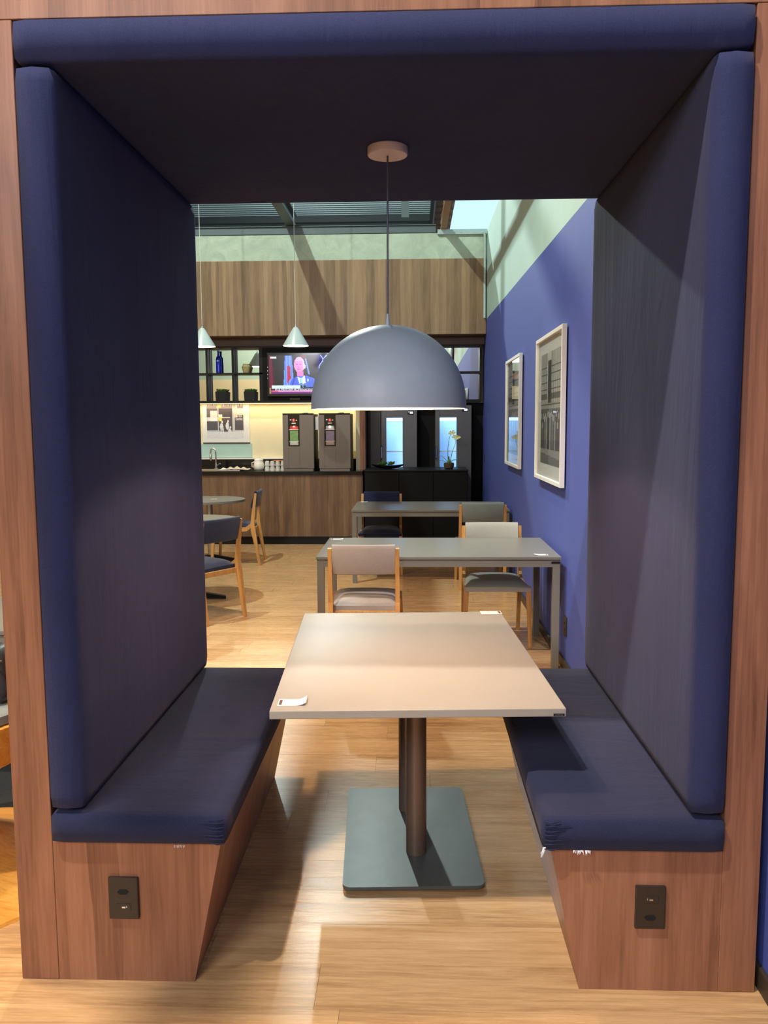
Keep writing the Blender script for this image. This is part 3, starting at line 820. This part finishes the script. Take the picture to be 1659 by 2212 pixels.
# partition between bar and fridge niche
t = thing('partition', 'narrow partition end, white strip and walnut strip, between bar and fridges', 'panel', (0, 0, 0))
b = MB(); b.box(-.752, -.700, 8.72, 9.39, .9565, 1.855); b.obj('white_strip', 'cream', t)
b = MB(); b.box(-.6995, -.628, 8.70, 9.37, .9565, 1.855); b.obj('walnut_strip', 'walnut', t)
b = MB(); b.box(-.6275, -.575, 9.0, 9.36, .0, 1.84); struct(b.obj('trim_5', 'black'))
b = MB(); b.box(-.574, -.440, 9.02, 9.36, .0, 1.80); struct(b.obj('trim_6', 'charcoal'))

# ------------------------------------------------------------------ black shelf unit with mirrored backs
sh = thing('wall_shelf', 'black gridded wall shelf with mirrored backs around the television', 'shelf', (0, 0, 0))
ya, yb = 9.205, 9.34
def bar(x0, x1, z0, z1, name, y0=ya, y1=yb, mat='black'):
    b = MB(); b.box(x0, x1, y0, y1, z0, z1); return b.obj(name, mat, sh)
bar(-4.4, XW - .036, 1.852, 1.884, 'bottom_board'); bar(-4.4, XW - .036, 2.598, 2.619, 'top_board')
for x0, x1 in ((-4.4, -2.055), (.20, XW - .036)): bar(x0, x1, 2.240, 2.262, 'middle_board')
for x in (-4.38, -3.54, -3.18, -2.822, -2.464, .20, .543, .914):
    for z0, z1 in ((1.8845, 2.2395), (2.2625, 2.5975)):
        b = MB(); b.box(x - .014, x + .014, ya, ya + .02, z0, z1); b.obj('upright_edge', 'black', sh)
        b = MB(); b.box(x - .012, x + .012, ya + .0205, yb, z0, z1); b.obj('upright', 'charcoal', sh)
bar(-2.10, -2.055, 1.8845, 2.5975, 'upright'); bar(-2.0545, .1855, 1.8845, 2.5975, 'dark_panel', 9.20, 9.23, 'dark_wood')
for x0, x1 in ((-4.36, -3.56), (-3.52, -3.20), (-3.16, -2.838), (-2.806, -2.48), (-2.448, -2.102), (.216, .527), (.559, .898)):
    for z0, z1 in ((1.886, 2.238), (2.264, 2.596)):
        b = MB(); b.box(x0, x1, yb + .001, yb + .006, z0, z1); b.obj('mirror_back', 'mirror', sh)
b = MB(); b.box(-3.4, -.80, 9.30, 9.33, 1.843, 1.851); b.obj('light_strip', 'led_warm', sh)
lamp('shelf_strip_light', 'AREA', (-2.0, 9.27, 1.838), 9, (1.0, 0.76, 0.44), 2.6, 0.05, target=(-2.0, 9.33, 0.9))

# television
tv = thing('television', 'flat television showing a man in a blue suit at a lectern', 'television', (-1.385, 9.20, 2.234))
b = MB(); b.box(-.60, .60, -.055, -.0005, -.300, .290, .004); b.obj('casing', 'black', tv)
b = MB(); b.box(-.585, .585, -.058, -.0545, -.292, .282, .001); b.obj('bezel', 'black_gloss', tv)
b = MB()
for k in range(4): b.box(-.592, -.588, -.0585, -.0555, .03 - k * .05 + .06, .045 - k * .05 + .06)
b.obj('indicator', 'metal', tv)
def inside(u, v, poly):
    c = False; j = len(poly) - 1
    for i in range(len(poly)):
        xi, yi = poly[i]; xj, yj = poly[j]
        if (yi > v) != (yj > v) and u < (xj - xi) * (v - yi) / (yj - yi) + xi: c = not c
        j = i
    return c
SUIT = [(.33, .165), (.335, .28), (.37, .38), (.45, .455), (.62, .46), (.72, .40), (.775, .28), (.80, .165)]
SHIRT = [(.455, .44), (.50, .165), (.60, .165), (.575, .47), (.53, .41), (.51, .40)]
def ell(u, v, cx, cy, a, b_): return ((u - cx) / a) ** 2 + ((v - cy) / b_) ** 2 < 1
def tv_picture(x, v):
    u = x * 1.35      # the picture's right third lies behind the dome lamp
    c = (26, 22, 34)
    if u < .055 + .05 * (1 - v): c = (110, 10, 56) if u < .04 + .03 * (1 - v) else (64, 8, 40)
    if inside(u, v, [(.23, .17), (.255, .985), (.37, .985), (.40, .17)]): c = (98, 140, 240) if (u * 40) % 2 < 1 else (128, 168, 250)
    if inside(u, v, [(.29, .26), (.295, .72), (.325, .74), (.345, .68), (.35, .40), (.31, .30)]): c = (196, 20, 72)
    if inside(u, v, [(.575, .93), (.60, .93), (.66, .50), (.635, .50)]): c = (120, 160, 246)
    if inside(u, v, [(.51, .985), (.60, .985), (.60, .90), (.55, .90)]): c = (120, 24, 60)
    if .78 < u < 1.12 and v > .2:
        c = (34, 26, 120)
        for k in range(4):
            w = .84 + .06 * k + .03 * math.sin(v * (16 + 3 * k) + k)
            if abs(u - w) < .009: c = (186, 206, 255)
    if ell(u, v, .49, .75, .085, .205) or ell(u, v, .415, .72, .013, .05) or ell(u, v, .575, .70, .017, .055):
        c = (255, 150, 222)
        if v > .84: c = (255, 186, 236)
        if ell(u, v, .452, .765, .018, .012) or ell(u, v, .508, .765, .018, .012): c = (190, 90, 160)
        if ell(u, v, .474, .69, .012, .03): c = (226, 116, 196)
        if ell(u, v, .478, .635, .03, .011): c = (206, 70, 136)
        if u > .55: c = (226, 206, 240)
    if inside(u, v, [(.45, .56), (.455, .44), (.56, .44), (.555, .58)]): c = (244, 130, 206)
    if inside(u, v, SUIT): c = (78, 112, 240) if abs((u - .37) - (v - .2) * .2) > .012 else (50, 74, 190)
    if inside(u, v, SHIRT): c = (244, 252, 255)
    if inside(u, v, [(.50, .42), (.525, .42), (.545, .165), (.485, .165)]): c = (150, 222, 246)
    if ell(u, v, .625, .35, .012, .04): c = (214, 250, 246)
    if ell(u, v, .515, .20, .035, .075) or ell(u, v, .575, .20, .035, .075):
        c = (90, 140, 196)
        if ell(u, v, .515, .165, .022, .05) or ell(u, v, .575, .165, .022, .05): c = (24, 26, 60)
    if .035 < u < .505 and .135 < v < .215: c = (222, 250, 246)
    elif v < .135: c = (40, 36, 60)
    if .045 < v < .075 + .012 and u > .035: c = (255, 160, 222)
    if .045 < v < .087 and .03 < u < .14: c = (255, 90, 150)
    if v < .040: c = (120, 40, 140)
    if .02 < u < .12 and .92 < v < .96: c = (236, 246, 255)
    if u > .985 and .905 < v < .965: c = (206, 250, 250)
    if u < .022 and v < .16: c = (176, 150, 90)
    return c
MT['tv'] = attr_print('tv_picture', 1.05)
scr = print_mesh('screen', 1.135, .515, 180, 84, tv_picture, MT['tv'], tv, (0, -.0592, -.003), (PI / 2, 0, 0))
MT['tv_white'] = glow('caption_white', (235, 245, 255), 1.1); MT['tv_teal'] = glow('caption_teal', (140, 200, 206), .9)
lettering('EUA PRESTAM HOMENAGENS ÀS VÍTIMAS DO ATENTADO', .040, 'tv_white', scr, (.02, -.205, .0012), (0, 0, 0), width=1.02)
lettering('AO VIVO', .020, 'tv_teal', scr, (-.38, -.168, .0012), (0, 0, 0))
b = MB(); b.box(-.30, -.16, -.012, -.0005, -.345, -.318)
b.obj('bracket', 'black_gloss', tv)

# poster under the shelf, glass splash panel under it
def poster_pic(u, v):
    n = hashn(int(u * 70), int(v * 70)) * 14
    g = (206 + n, 204 + n, 208 + n)
    if v > .20:
        g = (150 + n,) * 3
        if .31 < u < .72 and v > .24: g = (64 + n, 60 + n, 74 + n)
        if u > .72: g = (200 + n, 196 + n, 192 + n)
        if u < .30: g = (176 + n, 178 + n, 184 + n)
        if v > .93: g = (212, 208, 210) if (u * 22) % 1 < .6 else (110, 106, 112)
        elif v > .87: g = (132 + n, 126 + n, 134 + n)
        if .27 < u < .40 and v > .90: g = (206, 216, 130)
        if u < .30 and v > .62 and v < .87: g = (78 + n, 78 + n, 88 + n)
        if .10 < u < .29 and .50 < v < .80: g = (200 + n, 202 + n, 206 + n)
        if u < .30 and .24 < v < .50: g = (70 + n, 68 + n, 78 + n)
        if u > .76 and .24 < v < .68: g = (70 + n, 66 + n, 76 + n)
        if u > .76 and .60 < v and u < .84: g = (198, 194, 190)
        if .30 < u < .33 or .70 < u < .75: g = (178 + n, 178 + n, 182 + n)
        if .41 < u < .64 and .20 < v < .60: g = (70 + n, 60 + n, 60 + n)
        if abs(v - .60) < .012 and .41 < u < .64: g = (196,) * 3
        for cx, hh in ((.40, .46), (.56, .48), (.62, .30)):
            if ell(u, v, cx, hh - .12, .045, .11): g = (206 + n, 206 + n, 214 + n)
            if ell(u, v, cx + .02, hh + .02, .022, .035): g = (226, 224, 228)
        for cx in (.40, .445): 
            if abs(u - cx) < .014 and .10 < v < .30: g = (190, 190, 200)
        if inside(u, v, [(.335, .50), (.315, .70), (.43, .70), (.41, .50)]): g = (222, 200, 96) if v < .62 else (220, 226, 226)
    return g
po = thing('street_poster', 'black and white shop front poster in a white frame over the sink', 'picture', (-2.615, 9.40, 1.585))
b = MB(); b.box(-.33, .33, -.022, -.001, -.275, .255, .002); b.obj('frame', 'frame', po)
print_mesh('photograph', .515, .480, 80, 76, poster_pic, MT['print'], po, (-.012, -.0226, .020), (PI / 2, 0, 0))
b = MB(); b.box(-.322, .322, -.0255, -.0245, -.262, .243); b.obj('glass_pane', 'glass', po)
b = MB(); b.box(-.33, .332, -.024, -.0005, -.290, -.2755); b.obj('lower_lip', 'brown', po)
MT['sign'] = plain('white_sign_print', (236, 234, 232), .7, bump=0)
lettering('PIZZA CO.', .040, 'sign', po, (-.185, -.0231, .044), (PI / 2, 0, 0), width=.12)
lettering('AMER', .040, 'sign', po, (.190, -.0231, .086), (PI / 2, 0, 0), width=.085)
lettering('EXPRE', .040, 'sign', po, (.186, -.0231, .046), (PI / 2, 0, 0), width=.095)
b = MB(); b.box(-3.1, -2.26, 9.385, 9.399, 1.098, 1.292, .001); tag(b.obj('splash_panel', 'green_wall'), 'pale green splash panel between poster and ledge behind the tap', 'panel')

# ------------------------------------------------------------------ things on the counter
Zc = .9552
tp = thing('faucet', 'tall chrome gooseneck tap on the counter in front of the poster', 'faucet', (-2.685, 9.02, Zc))
b = MB(); b.lathe([(.030, 0), (.030, .01), (.017, .016), (.017, .07)], seg=18); b.obj('base', 'metal', tp, smooth=True)
b = MB(); b.tube([(0, 0, .06), (0, 0, .22)] + [(-.035 + .035 * math.cos(a), 0, .235 + .045 * math.sin(a)) for a in [k * PI / 8 for k in range(0, 9)]] + [(-.07, 0, .205)], .0115, 10); b.obj('spout', 'metal', tp, smooth=True)
b = MB(); b.lathe([(.013, .115), (.016, .13), (.016, .20), (.012, .21)], -.07, 0, 14); b.obj('nozzle', 'metal', tp, smooth=True)
b = MB(); b.tube([(.012, -.005, .045), (.035, -.012, .055), (.062, -.018, .075)], [.010, .009, .012], 8); b.obj('lever', 'metal', tp, smooth=True)
sk = thing('sink_rim', 'brushed steel sink edge on the black counter by the tap', 'sink', (-2.52, 8.66, Zc))
b = MB(); b.box(-.37, .27, -.16, .16, 0, .014, .004); b.obj('rim', 'steel', sk)
b = MB(); b.box(-.30, -.02, -.165, -.161, .002, .024); b.obj('drainer', 'metal', sk)
cl = thing('dish_cloth', 'crumpled white cloth lying over the sink edge', 'cloth', (-2.34, 8.66, Zc + .0145))
m = MB(); g = 18; vs = [[None] * (g + 1) for _ in range(g + 1)]
for i in range(g + 1):
    for j in range(g + 1):
        u, v = i / g * 2 - 1, j / g * 2 - 1; rr = math.hypot(u, v)
        vs[i][j] = m.bm.verts.new((u * .19, v * .13, max(.0006, .030 * (1 - rr * .8) + .012 * math.sin(u * 13 + 3 * v) * (rr < 1) + .006 * math.sin(v * 17))))
for i in range(g):
    for j in range(g): m.bm.faces.new((vs[i][j], vs[i + 1][j], vs[i + 1][j + 1], vs[i][j + 1]))
o = m.obj('folds', 'china', cl, smooth='all'); 
jg = thing('jug', 'white lidded jug beside the stacked cups on the counter', 'jug', (-2.045, 8.74, Zc))
b = MB(); b.lathe([(.050, 0), (.066, .02), (.075, .06), (.062, .10), (.056, .125), (.060, .135)], seg=28); b.obj('body', 'china', jg, smooth='all')
b = MB(); b.lathe([(.061, .1355), (.05, .150), (.012, .158), (.012, .168), (.016, .174), (.001, .178)], seg=24); b.obj('lid', 'china', jg, smooth=True)
b = MB(); b.tube([(-.058, 0, .11), (-.092, 0, .10), (-.092, 0, .05), (-.070, 0, .04)], .008, 8); b.obj('handle', 'china', jg, smooth='all')
b = MB(); b.tube([(.05, 0, .02), (.05, 0, .011)], .004, 6); b.obj('spout', 'black', jg)
cup0 = None
for r_ in range(2):
    for k in range(4):
        x = -1.930 + k * .070; z = Zc + r_ * .062
        lb = '%s %s of the upturned frosted cups beside the graphite cooler' % (('lower', 'upper')[r_], ('leftmost', 'second', 'third', 'rightmost')[k])
        if cup0 is None:
            cup0 = thing('cup', lb, 'cup', (x, 8.72, z), 0, 'upturned cups stacked by the cooler')
            b = MB(); b.lathe([(.033, 0), (.034, .004), (.027, .052), (.026, .056), (.020, .058), (.0195, .061)], seg=22); b.obj('body', 'cup', cup0, smooth=True)
            b = MB(); b.lathe([(.0338, .0), (.0352, .003), (.0338, .006)], seg=22, cap=False); b.obj('rim', 'china', cup0, smooth='all')
        else: copy_tree(cup0, (x, 8.72, z), 0, lb)
b = MB(); b.box(-.075, .045, -.02, .03, 0, .010, .003); o = b.obj('orange_lid', 'orange', loc=(-1.765, 8.72, Zc + .1236)); tag(o, 'orange plastic lid lying on top of the stacked cups', 'lid')

def cooler(x0, x1, label, packs):
    w = x1 - x0; t = thing('drinks_cooler', label, 'cooler', ((x0 + x1) / 2, 8.47, Zc), 0, 'graphite coolers on the bar')
    h = w / 2; wx0, wx1, wz0, wz1 = -h + .073, -h + .217, .322, .722
    b = MB(); b.box(-h, h, .045, .50, .0, .735); b.obj('body', 'black', t)
    b = MB()   # door with a tall window cut in it
    b.box(-h, wx0, 0, .044, .035, .722, .003); b.box(wx1, h, 0, .044, .035, .722, .003); b.box(wx0, wx1, 0, .044, .035, wz0, .0)
    d = b.obj('door', 'cooler', t)
    b = MB(); b.box(-h, h, -.002, .044, .7225, .742, .003); b.obj('top_trim', 'black_gloss', t)
    b = MB(); b.box(-h + .01, h - .01, .004, .044, .0, .032); b.obj('kick_strip', 'cooler', t)
    b = MB(); b.box(wx0, wx0 + .010, -.003, .02, wz0, wz1); b.box(wx1 - .010, wx1, -.003, .02, wz0, wz1); b.box(wx0 + .01, wx1 - .01, -.003, .02, wz0, wz0 + .012); b.box(wx0 + .01, wx1 - .01, -.003, .006, .585, wz1); b.obj('window_surround', 'black_gloss', d)
    b = MB(); b.box(wx0 + .010, wx1 - .010, .004, .006, wz0 + .012, .585); b.obj('glass_pane', 'glass', d)
    for zz in (.535, .385):
        b = MB(); b.box(wx0 + .010, wx1 - .010, .010, .040, zz - .004, zz + .004); b.obj('shelf', 'frame', t)
    cx = (wx0 + wx1) / 2
    b = MB(); b.poly([(cx + .022 * math.cos(k * PI / 10), .655 + .022 * math.sin(k * PI / 10)) for k in range(20)], 'y', -.006, -.0031); e = b.obj('emblem', 'red', d)
    b = MB(); b.box(cx - .004, cx + .004, -.0072, -.0061, .647, .665); b.box(cx + .028, cx + .044, -.0045, -.0031, .650, .660); b.box(cx - .05, cx - .03, -.0045, -.0031, .655, .665); b.obj('emblem_mark', 'frame', d)
    b = MB(); b.box(cx - .026, cx + .026, -.0045, -.0031, .610, .622); b.obj('name_strip', 'frame', d)
    b = MB(); b.tube([(-h + .2, .25, .735), (-h + .25, .25, .748), (h - .1, .25, .748)], .006, 6); b.obj('hinge', 'black', t)
    lamp('cooler_light', 'POINT', ((x0 + x1) / 2 + cx, 8.478, Zc + .575), .12, (1, .95, .9), .008)
    for (z0, z1, rgb, lb) in packs:
        q = MB(); q.box(-.054, .054, 0, .024, 0, z1 - z0, .002); nm = 'pack_%d_%d_%d' % rgb
        if nm not in MT: MT[nm] = plain(nm, rgb, .5, var=.25, scale=30)
        o = q.obj('drink_pack', nm, loc=((x0 + x1) / 2 + cx, 8.482, Zc + z0 + .0004)); tag(o, lb, 'package', 'packages in the cooler windows')
cooler(-1.678, -1.277, 'graphite drinks cooler nearest the cups, red and green packs in its window',
       [(.539, .583, (206, 60, 50), 'red pack on the top shelf of the cooler nearest the cups'), (.389, .520, (110, 150, 90), 'green pack on the middle shelf of the cooler nearest the cups'), (.336, .378, (190, 186, 176), 'grey pack at the bottom of the cooler nearest the cups')])
cooler(-1.212, -.806, 'graphite drinks cooler half under the dome lamp, beside the partition',
       [(.539, .583, (196, 190, 192), 'white pack on the top shelf of the cooler beside the partition'), (.389, .515, (132, 120, 150), 'violet pack on the middle shelf of the cooler beside the partition'), (.336, .378, (176, 150, 146), 'brownish pack at the bottom of the cooler beside the partition')])
b = MB(); b.box(-.022, .022, 0, .012, -.17, 0, .002); b.tube([(0, .006, -.002), (.03, .006, .02)], .004, 6)
o = b.obj('hanging_cloth', 'steel', loc=(-1.244, 8.56, Zc + .70)); tag(o, 'grey cloth hanging in the gap between the two coolers', 'cloth')

# things on the shelf
zs1, zs0 = 2.2622, 1.8842
bo = thing('bottle', 'cobalt blue glass bottle with pale lettering on the upper shelf', 'bottle', (-2.672, 9.27, zs1))
b = MB(); b.lathe([(.030, 0), (.036, .005), (.036, .19), (.030, .215), (.016, .235), (.014, .285), (.016, .288), (.016, .30), (.013, .302)], seg=24); b.obj('body', 'cobalt', bo, smooth=True)
lettering('SKY', .03, 'frame', bo, (0, -.0372, .165), (PI / 2, 0, 0), width=.036)
b = MB(); b.lathe([(.0165, .289), (.0165, .305), (.0155, .307)], seg=16); b.obj('cap', 'cobalt', bo, smooth=True)
bk = thing('basket_vase', 'small woven straw vase on the upper shelf', 'vase', (-2.290, 9.27, zs1))
b = MB(); b.lathe([(.042, 0), (.048, .02), (.060, .07), (.062, .085), (.050, .105), (.044, .112), (.048, .122), (.043, .122), (.040, .10)], seg=26); b.obj('body', 'basket', bk, smooth=True)
b = MB()
for k in range(6): b.lathe([(.044 + .0035 * k, .012 + .012 * k), (.0465 + .0035 * k, .016 + .012 * k), (.0455 + .0035 * k, .020 + .012 * k)], seg=26, cap=False)
b.obj('weave_rings', 'basket', bk, smooth='all')

def leaves(parent, n, r, h, mat, seed, cz, name='leaf', spread=1.0):
    rr = random.Random(seed); 
    for k in range(n):
        a = k * 2.4 + rr.uniform(-.3, .3); t_ = (k + .5) / n; ln = r * (.55 + .6 * t_) * rr.uniform(.85, 1.1); el = (1.25 - 1.0 * t_) * spread
        d = Vector((math.cos(a) * math.cos(el), math.sin(a) * math.cos(el), math.sin(el))); s_ = Vector((-math.sin(a), math.cos(a), 0)); up = s_.cross(d) * -1
        m = MB(); bm = m.bm; w = ln * .30
        P = [Vector((0, 0, 0)), d * ln * .55 + s_ * w, d * ln + Vector((0, 0, ln * .12)), d * ln * .55 - s_ * w, d * ln * .5 + up * -w * .5]
        P = [q + Vector((0, 0, cz)) for q in P]; V = [bm.verts.new(q) for q in P]
        for f in ((0, 1, 4), (1, 2, 4), (2, 3, 4), (3, 0, 4), (0, 3, 2, 1)): bm.faces.new([V[i] for i in f])
        bmesh.ops.recalc_face_normals(bm, faces=bm.faces)
        m.obj(name, mat, parent)
for x, lb in ((-2.640, 'black square pot of green succulents, left one on the lower shelf'), (-2.245, 'black square pot of green succulents, next to the television')):
    t = thing('potted_succulent', lb, 'plant', (x, 9.275, zs0), 0, 'succulent pots on the lower shelf')
    b = MB(); b.poly([(-.072, 0), (.072, 0), (.078, .125), (-.078, .125)], 'y', -.06, .06, .003); b.obj('pot', 'black', t)
    b = MB(); b.box(-.07, .07, -.055, .055, .118, .130); b.obj('soil', 'soil', t)
    for q, (dx, dy) in enumerate(((-.045, 0), (0, -.02), (.045, .01))):
        hold = bpy.data.objects.new('rosette', None); COL.objects.link(hold); hold.parent = t; hold.location = (dx, dy, .128)
        leaves(hold, 12, .058, .04, 'leaf', int(x * 100) + q, 0)
b = MB(); b.ball((0, 0, .009), .011, 10, 6, (1.3, 1, .8)); o = b.obj('pebble', 'china', loc=(-2.195, 9.225, zs0)); tag(o, 'small pale pebble beside the pot next to the television', 'pebble')

# ------------------------------------------------------------------ fridge niche
def fridge(x0, x1, ztop, wx0, wx1, label):
    w = x1 - x0; t = thing('glass_door_fridge', label, 'fridge', ((x0 + x1) / 2, 9.06, 0), 0, 'tall graphite fridges in the niche')
    h = w / 2; a, c = wx0 - (x0 + x1) / 2, wx1 - (x0 + x1) / 2; z0, z1 = .34, 1.640
    b = MB(); b.box(-h, h, .30, .31, .03, ztop); b.box(-h, -h + .03, .045, .30, .03, ztop); b.box(h - .03, h, .045, .30, .03, ztop); b.box(-h + .03, h - .03, .045, .30, ztop - .08, ztop); b.box(-h + .03, h - .03, .045, .30, .03, .3); b.obj('body', 'fridge', t)
    b = MB(); b.box(-h, a, 0, .044, .05, ztop, .003); b.box(c, h, 0, .044, .05, ztop, .003); b.box(a, c, 0, .044, .05, z0); b.box(a, c, 0, .044, z1, ztop); d = b.obj('door', 'fridge', t)
    b = MB(); b.box(a, c, .004, .007, z0, z1); b.obj('glass_pane', 'glass', d)
    b = MB(); b.box(-h + .031, h - .031, .285, .299, .301, ztop - .081); b.box(-h + .031, -h + .036, .046, .284, .301, ztop - .081); b.box(h - .036, h - .031, .046, .284, .301, ztop - .081); b.obj('liner', 'fridge_in', t)
    for zz in (.80, 1.18):
        b = MB(); b.box(-h + .037, h - .037, .06, .284, zz, zz + .006); b.obj('shelf', 'glass', t); b = MB(); b.box(-h + .037, h - .037, .054, .0595, zz - .004, zz + .008); b.obj('shelf_edge', 'frame', t)
    b = MB(); b.box(a + .004, c - .004, .052, .085, z1 - .045, z1 - .006); b.obj('light_strip', 'led', t)
    lamp('fridge_light', 'AREA', ((x0 + x1) / 2, 9.06 + .10, ztop - .10), 1.5, (.70, .88, 1.0), w - .12, .06, target=((x0 + x1) / 2, 9.06 + .20, .5))
    for q in (wx0 - .035, wx1 + .035): lamp('fridge_light', 'AREA', (q, 9.06 + .06, 1.0), 1.3, (.62, .83, 1.0), .03, 1.15, target=((x0 + x1) / 2, 9.06 + .34, 1.0))
    b = MB(); b.box(h - .125, h - .045, -.002, .001, ztop - .085, ztop - .035); e = b.obj('display', 'black_gloss', d)
    b = MB()
    for k in range(2):
        for zz in (-.072, -.060, -.049): b.box(h - .095 + k * .022, h - .080 + k * .022, -.0035, -.0021, ztop + zz, ztop + zz + .0035)
        for xx in (0, .013): b.box(h - .095 + k * .022 + xx, h - .092 + k * .022 + xx, -.0035, -.0021, ztop - .071, ztop - .046)
    b.box(h - .115, h - .107, -.0035, -.0021, ztop - .052, ztop - .045)
    b.obj('display_digits', 'led_digits', e)
    b = MB(); b.tube([(-h + .012, .002, 1.08), (-h + .006, -.028, 1.10), (-h + .006, -.028, 1.24), (-h + .012, .002, 1.26)], .008, 8); b.obj('handle', 'metal', d, smooth=True)
    b = MB()
    for sx in (-1, 1): b.lathe([(.02, 0), (.02, .032)], sx * (h - .06), .25, 12); b.lathe([(.02, 0), (.02, .05)], sx * (h - .06), .03, 12)
    b.obj('foot', 'black', t)
fridge(-.435, .052, 1.765, -.362, -.142, 'tall graphite fridge with a lit blue window, behind the boat shaped dish')
fridge(.300, .785, 1.800, .358, .585, 'tall graphite fridge with a lit blue window, behind the orchid')
sb = thing('sideboard', 'black sideboard in front of the two tall fridges', 'cabinet', (.037, 8.61, 0))
b = MB(); b.box(-.655, .655, -.28, .38, .0, .958); b.obj('body', 'dark_wood', sb)
b = MB(); b.box(-.660, .660, -.31, .385, .9582, .978, .002); b.obj('top_board', 'black', sb)
for k in range(3):
    b = MB(); b.box(-.650 + k * .435, -.220 + k * .435, -.300, -.2805, .08, .950, .002); d = b.obj('door', 'dark_wood', sb)
Zs = .9782
bd = thing('boat_dish', 'black boat shaped dish planted with small succulents on the sideboard', 'plant', (-.325, 8.50, Zs + .0075))
m = MB(); bm = m.bm; rings = []
for i in range(21):
    u = i / 20 * 2 - 1; w = .085 * max(.03, (1 - u * u)) ** .7; zt = .045 + .012 * abs(u) ** 3; dp = .052 * max(.08, 1 - u * u) ** .55
    rings.append([bm.verts.new((u * .205, w * math.cos(a) * 1.0, zt - .0 + dp * (-math.sin(a)))) for a in [k * PI / 10 for k in range(11)]])
for a, c in zip(rings, rings[1:]):
    for k in range(10): bm.faces.new((a[k], a[k + 1], c[k + 1], c[k]))
    bm.faces.new((a[10], a[0], c[0], c[10]))
bm.faces.new(rings[0]); bm.faces.new(rings[-1]); bmesh.ops.recalc_face_normals(bm, faces=bm.faces)
m.obj('dish', 'black_gloss', bd, smooth=True)
for q, (dx, r_) in enumerate(((-.050, .072), (.045, .078), (-.10, .045))):
    hold = bpy.data.objects.new('rosette', None); COL.objects.link(hold); hold.parent = bd; hold.location = (dx, -.02, .046)
    leaves(hold, 13, r_, .05, 'leaf', q + 50, 0)
oc = thing('orchid', 'yellow flowering orchid in a bark pot on the sideboard', 'plant', (.462, 8.56, Zs))
b = MB(); b.lathe([(.045, 0), (.060, .01), (.068, .055), (.064, .075), (.05, .078)], seg=22); b.obj('pot', 'soil', oc, smooth=True)
for k, (pts) in enumerate((((-.01, 0, .07), (-.015, 0, .25), (0, -.01, .38), (.03, -.015, .465)), ((.01, 0, .07), (.045, 0, .22), (.085, -.01, .33), (.09, -.015, .40)))):
    b = MB(); b.tube(pts, [.004, .0035, .003, .002], 7); b.obj('stem', 'leaf_dark', oc, smooth='all')
for k, (a, ln, el) in enumerate(((2.7, .13, .7), (3.3, .12, .25), (.3, .14, .35), (-.6, .10, .5), (1.6, .10, .8))):
    b = MB(); d = Vector((math.cos(a), math.sin(a) * .5, 0))
    b.sweep([Vector((0, 0, .075)) + d * .01, Vector((0, 0, .075 + ln * el * .6)) + d * ln * .45, Vector((0, 0, .075 + ln * el)) + d * ln * .85, Vector((0, 0, .07 + ln * el * .85)) + d * ln * 1.15],
            [(.012, .003), (.026, .003), (.020, .003), (.004, .002)], side=(-d.y, d.x, 0.001)); b.obj('leaf', 'leaf_dark', oc)
b = MB(); b.ball((0, 0, .095), .022, 12, 8, (1, 1, 1.4)); b.obj('bulb', 'leaf', oc, smooth='all')
for k, (x, z) in enumerate(((.035, .468), (.052, .452), (.075, .408), (.095, .395), (.112, .405))):
    fl = bpy.data.objects.new('flower', None); COL.objects.link(fl); fl.parent = oc; fl.location = (x, -.018, z); fl.rotation_euler = (PI / 2, .2 * k, 0)
    leaves(fl, 5, .046, .03, 'petal', 80 + k, 0, 'petal', .15)

# ------------------------------------------------------------------ seen left of the booth: tub stool with a bag, grey table, oak chair
ts = thing('tub_stool', 'golden oak tub stool on a cone foot, left of the booth', 'stool', (-1.62, .56, 0))
b = MB(); b.lathe([(.467, 0.0), (.462, .010), (.34, .035), (.20, .087), (.12, .16), (.065, .28), (.06, .40)], seg=48); b.obj('cone_foot', 'shell_oak', ts, smooth=True)
b = MB(); b.lathe([(.06, .401), (.24, .412), (.30, .445), (.315, .49), (.315, .575), (.300, .578)], seg=48); b.obj('shell', 'shell_oak', ts, smooth=True)
b = MB(); b.lathe([(.296, .579), (.302, .585), (.302, .612), (.285, .625), (.001, .630)], seg=48); b.obj('pad', 'mid_grey', ts, smooth=True)
bg = thing('leather_bag', 'black leather bag with pale piping lying on the tub stool', 'bag', (-1.53, .58, .6285))
m = MB(); m.box(-.17, .17, -.11, .11, .0, .185, .05, 4)
for v in m.bm.verts:
    k = v.co.z / .185; v.co.x *= 1 - .25 * k; v.co.y *= 1 - .45 * k; v.co.z += .008 * math.sin(v.co.x * 40) * k
m.obj('body', 'leather', bg, smooth='all')
b = MB(); b.tube([(-.16, -.098, .08), (0, -.088, .12), (.15, -.082, .15)], .004, 6); b.obj('piping', 'steel', bg, smooth='all')
b = MB(); b.tube([(-.08, 0, .178), (-.06, 0, .235), (.06, 0, .235), (.08, 0, .178)], .008, 8); b.obj('handle', 'leather', bg, smooth='all')
b = MB(); b.box(-2.9, -1.16, .90, 2.3, .0004, .006, .001); tag(b.obj('floor_shade_sheet', 'floor_shade'), 'dark sheet standing in for floor shade left of the booth', 'mat')  # added dark sheet in place of shaded floor and furniture
st_ = rect_table(-2.60, -1.30, 1.08, 1.75, 'grey table standing left of the booth, mostly hidden', [])[0]
st_.location.z = .006; del st_['group']
oc_ = chair('oak chair with navy seat beyond the booth on its left', 'navy_chair', (-2.10, 2.62, 0), PI)
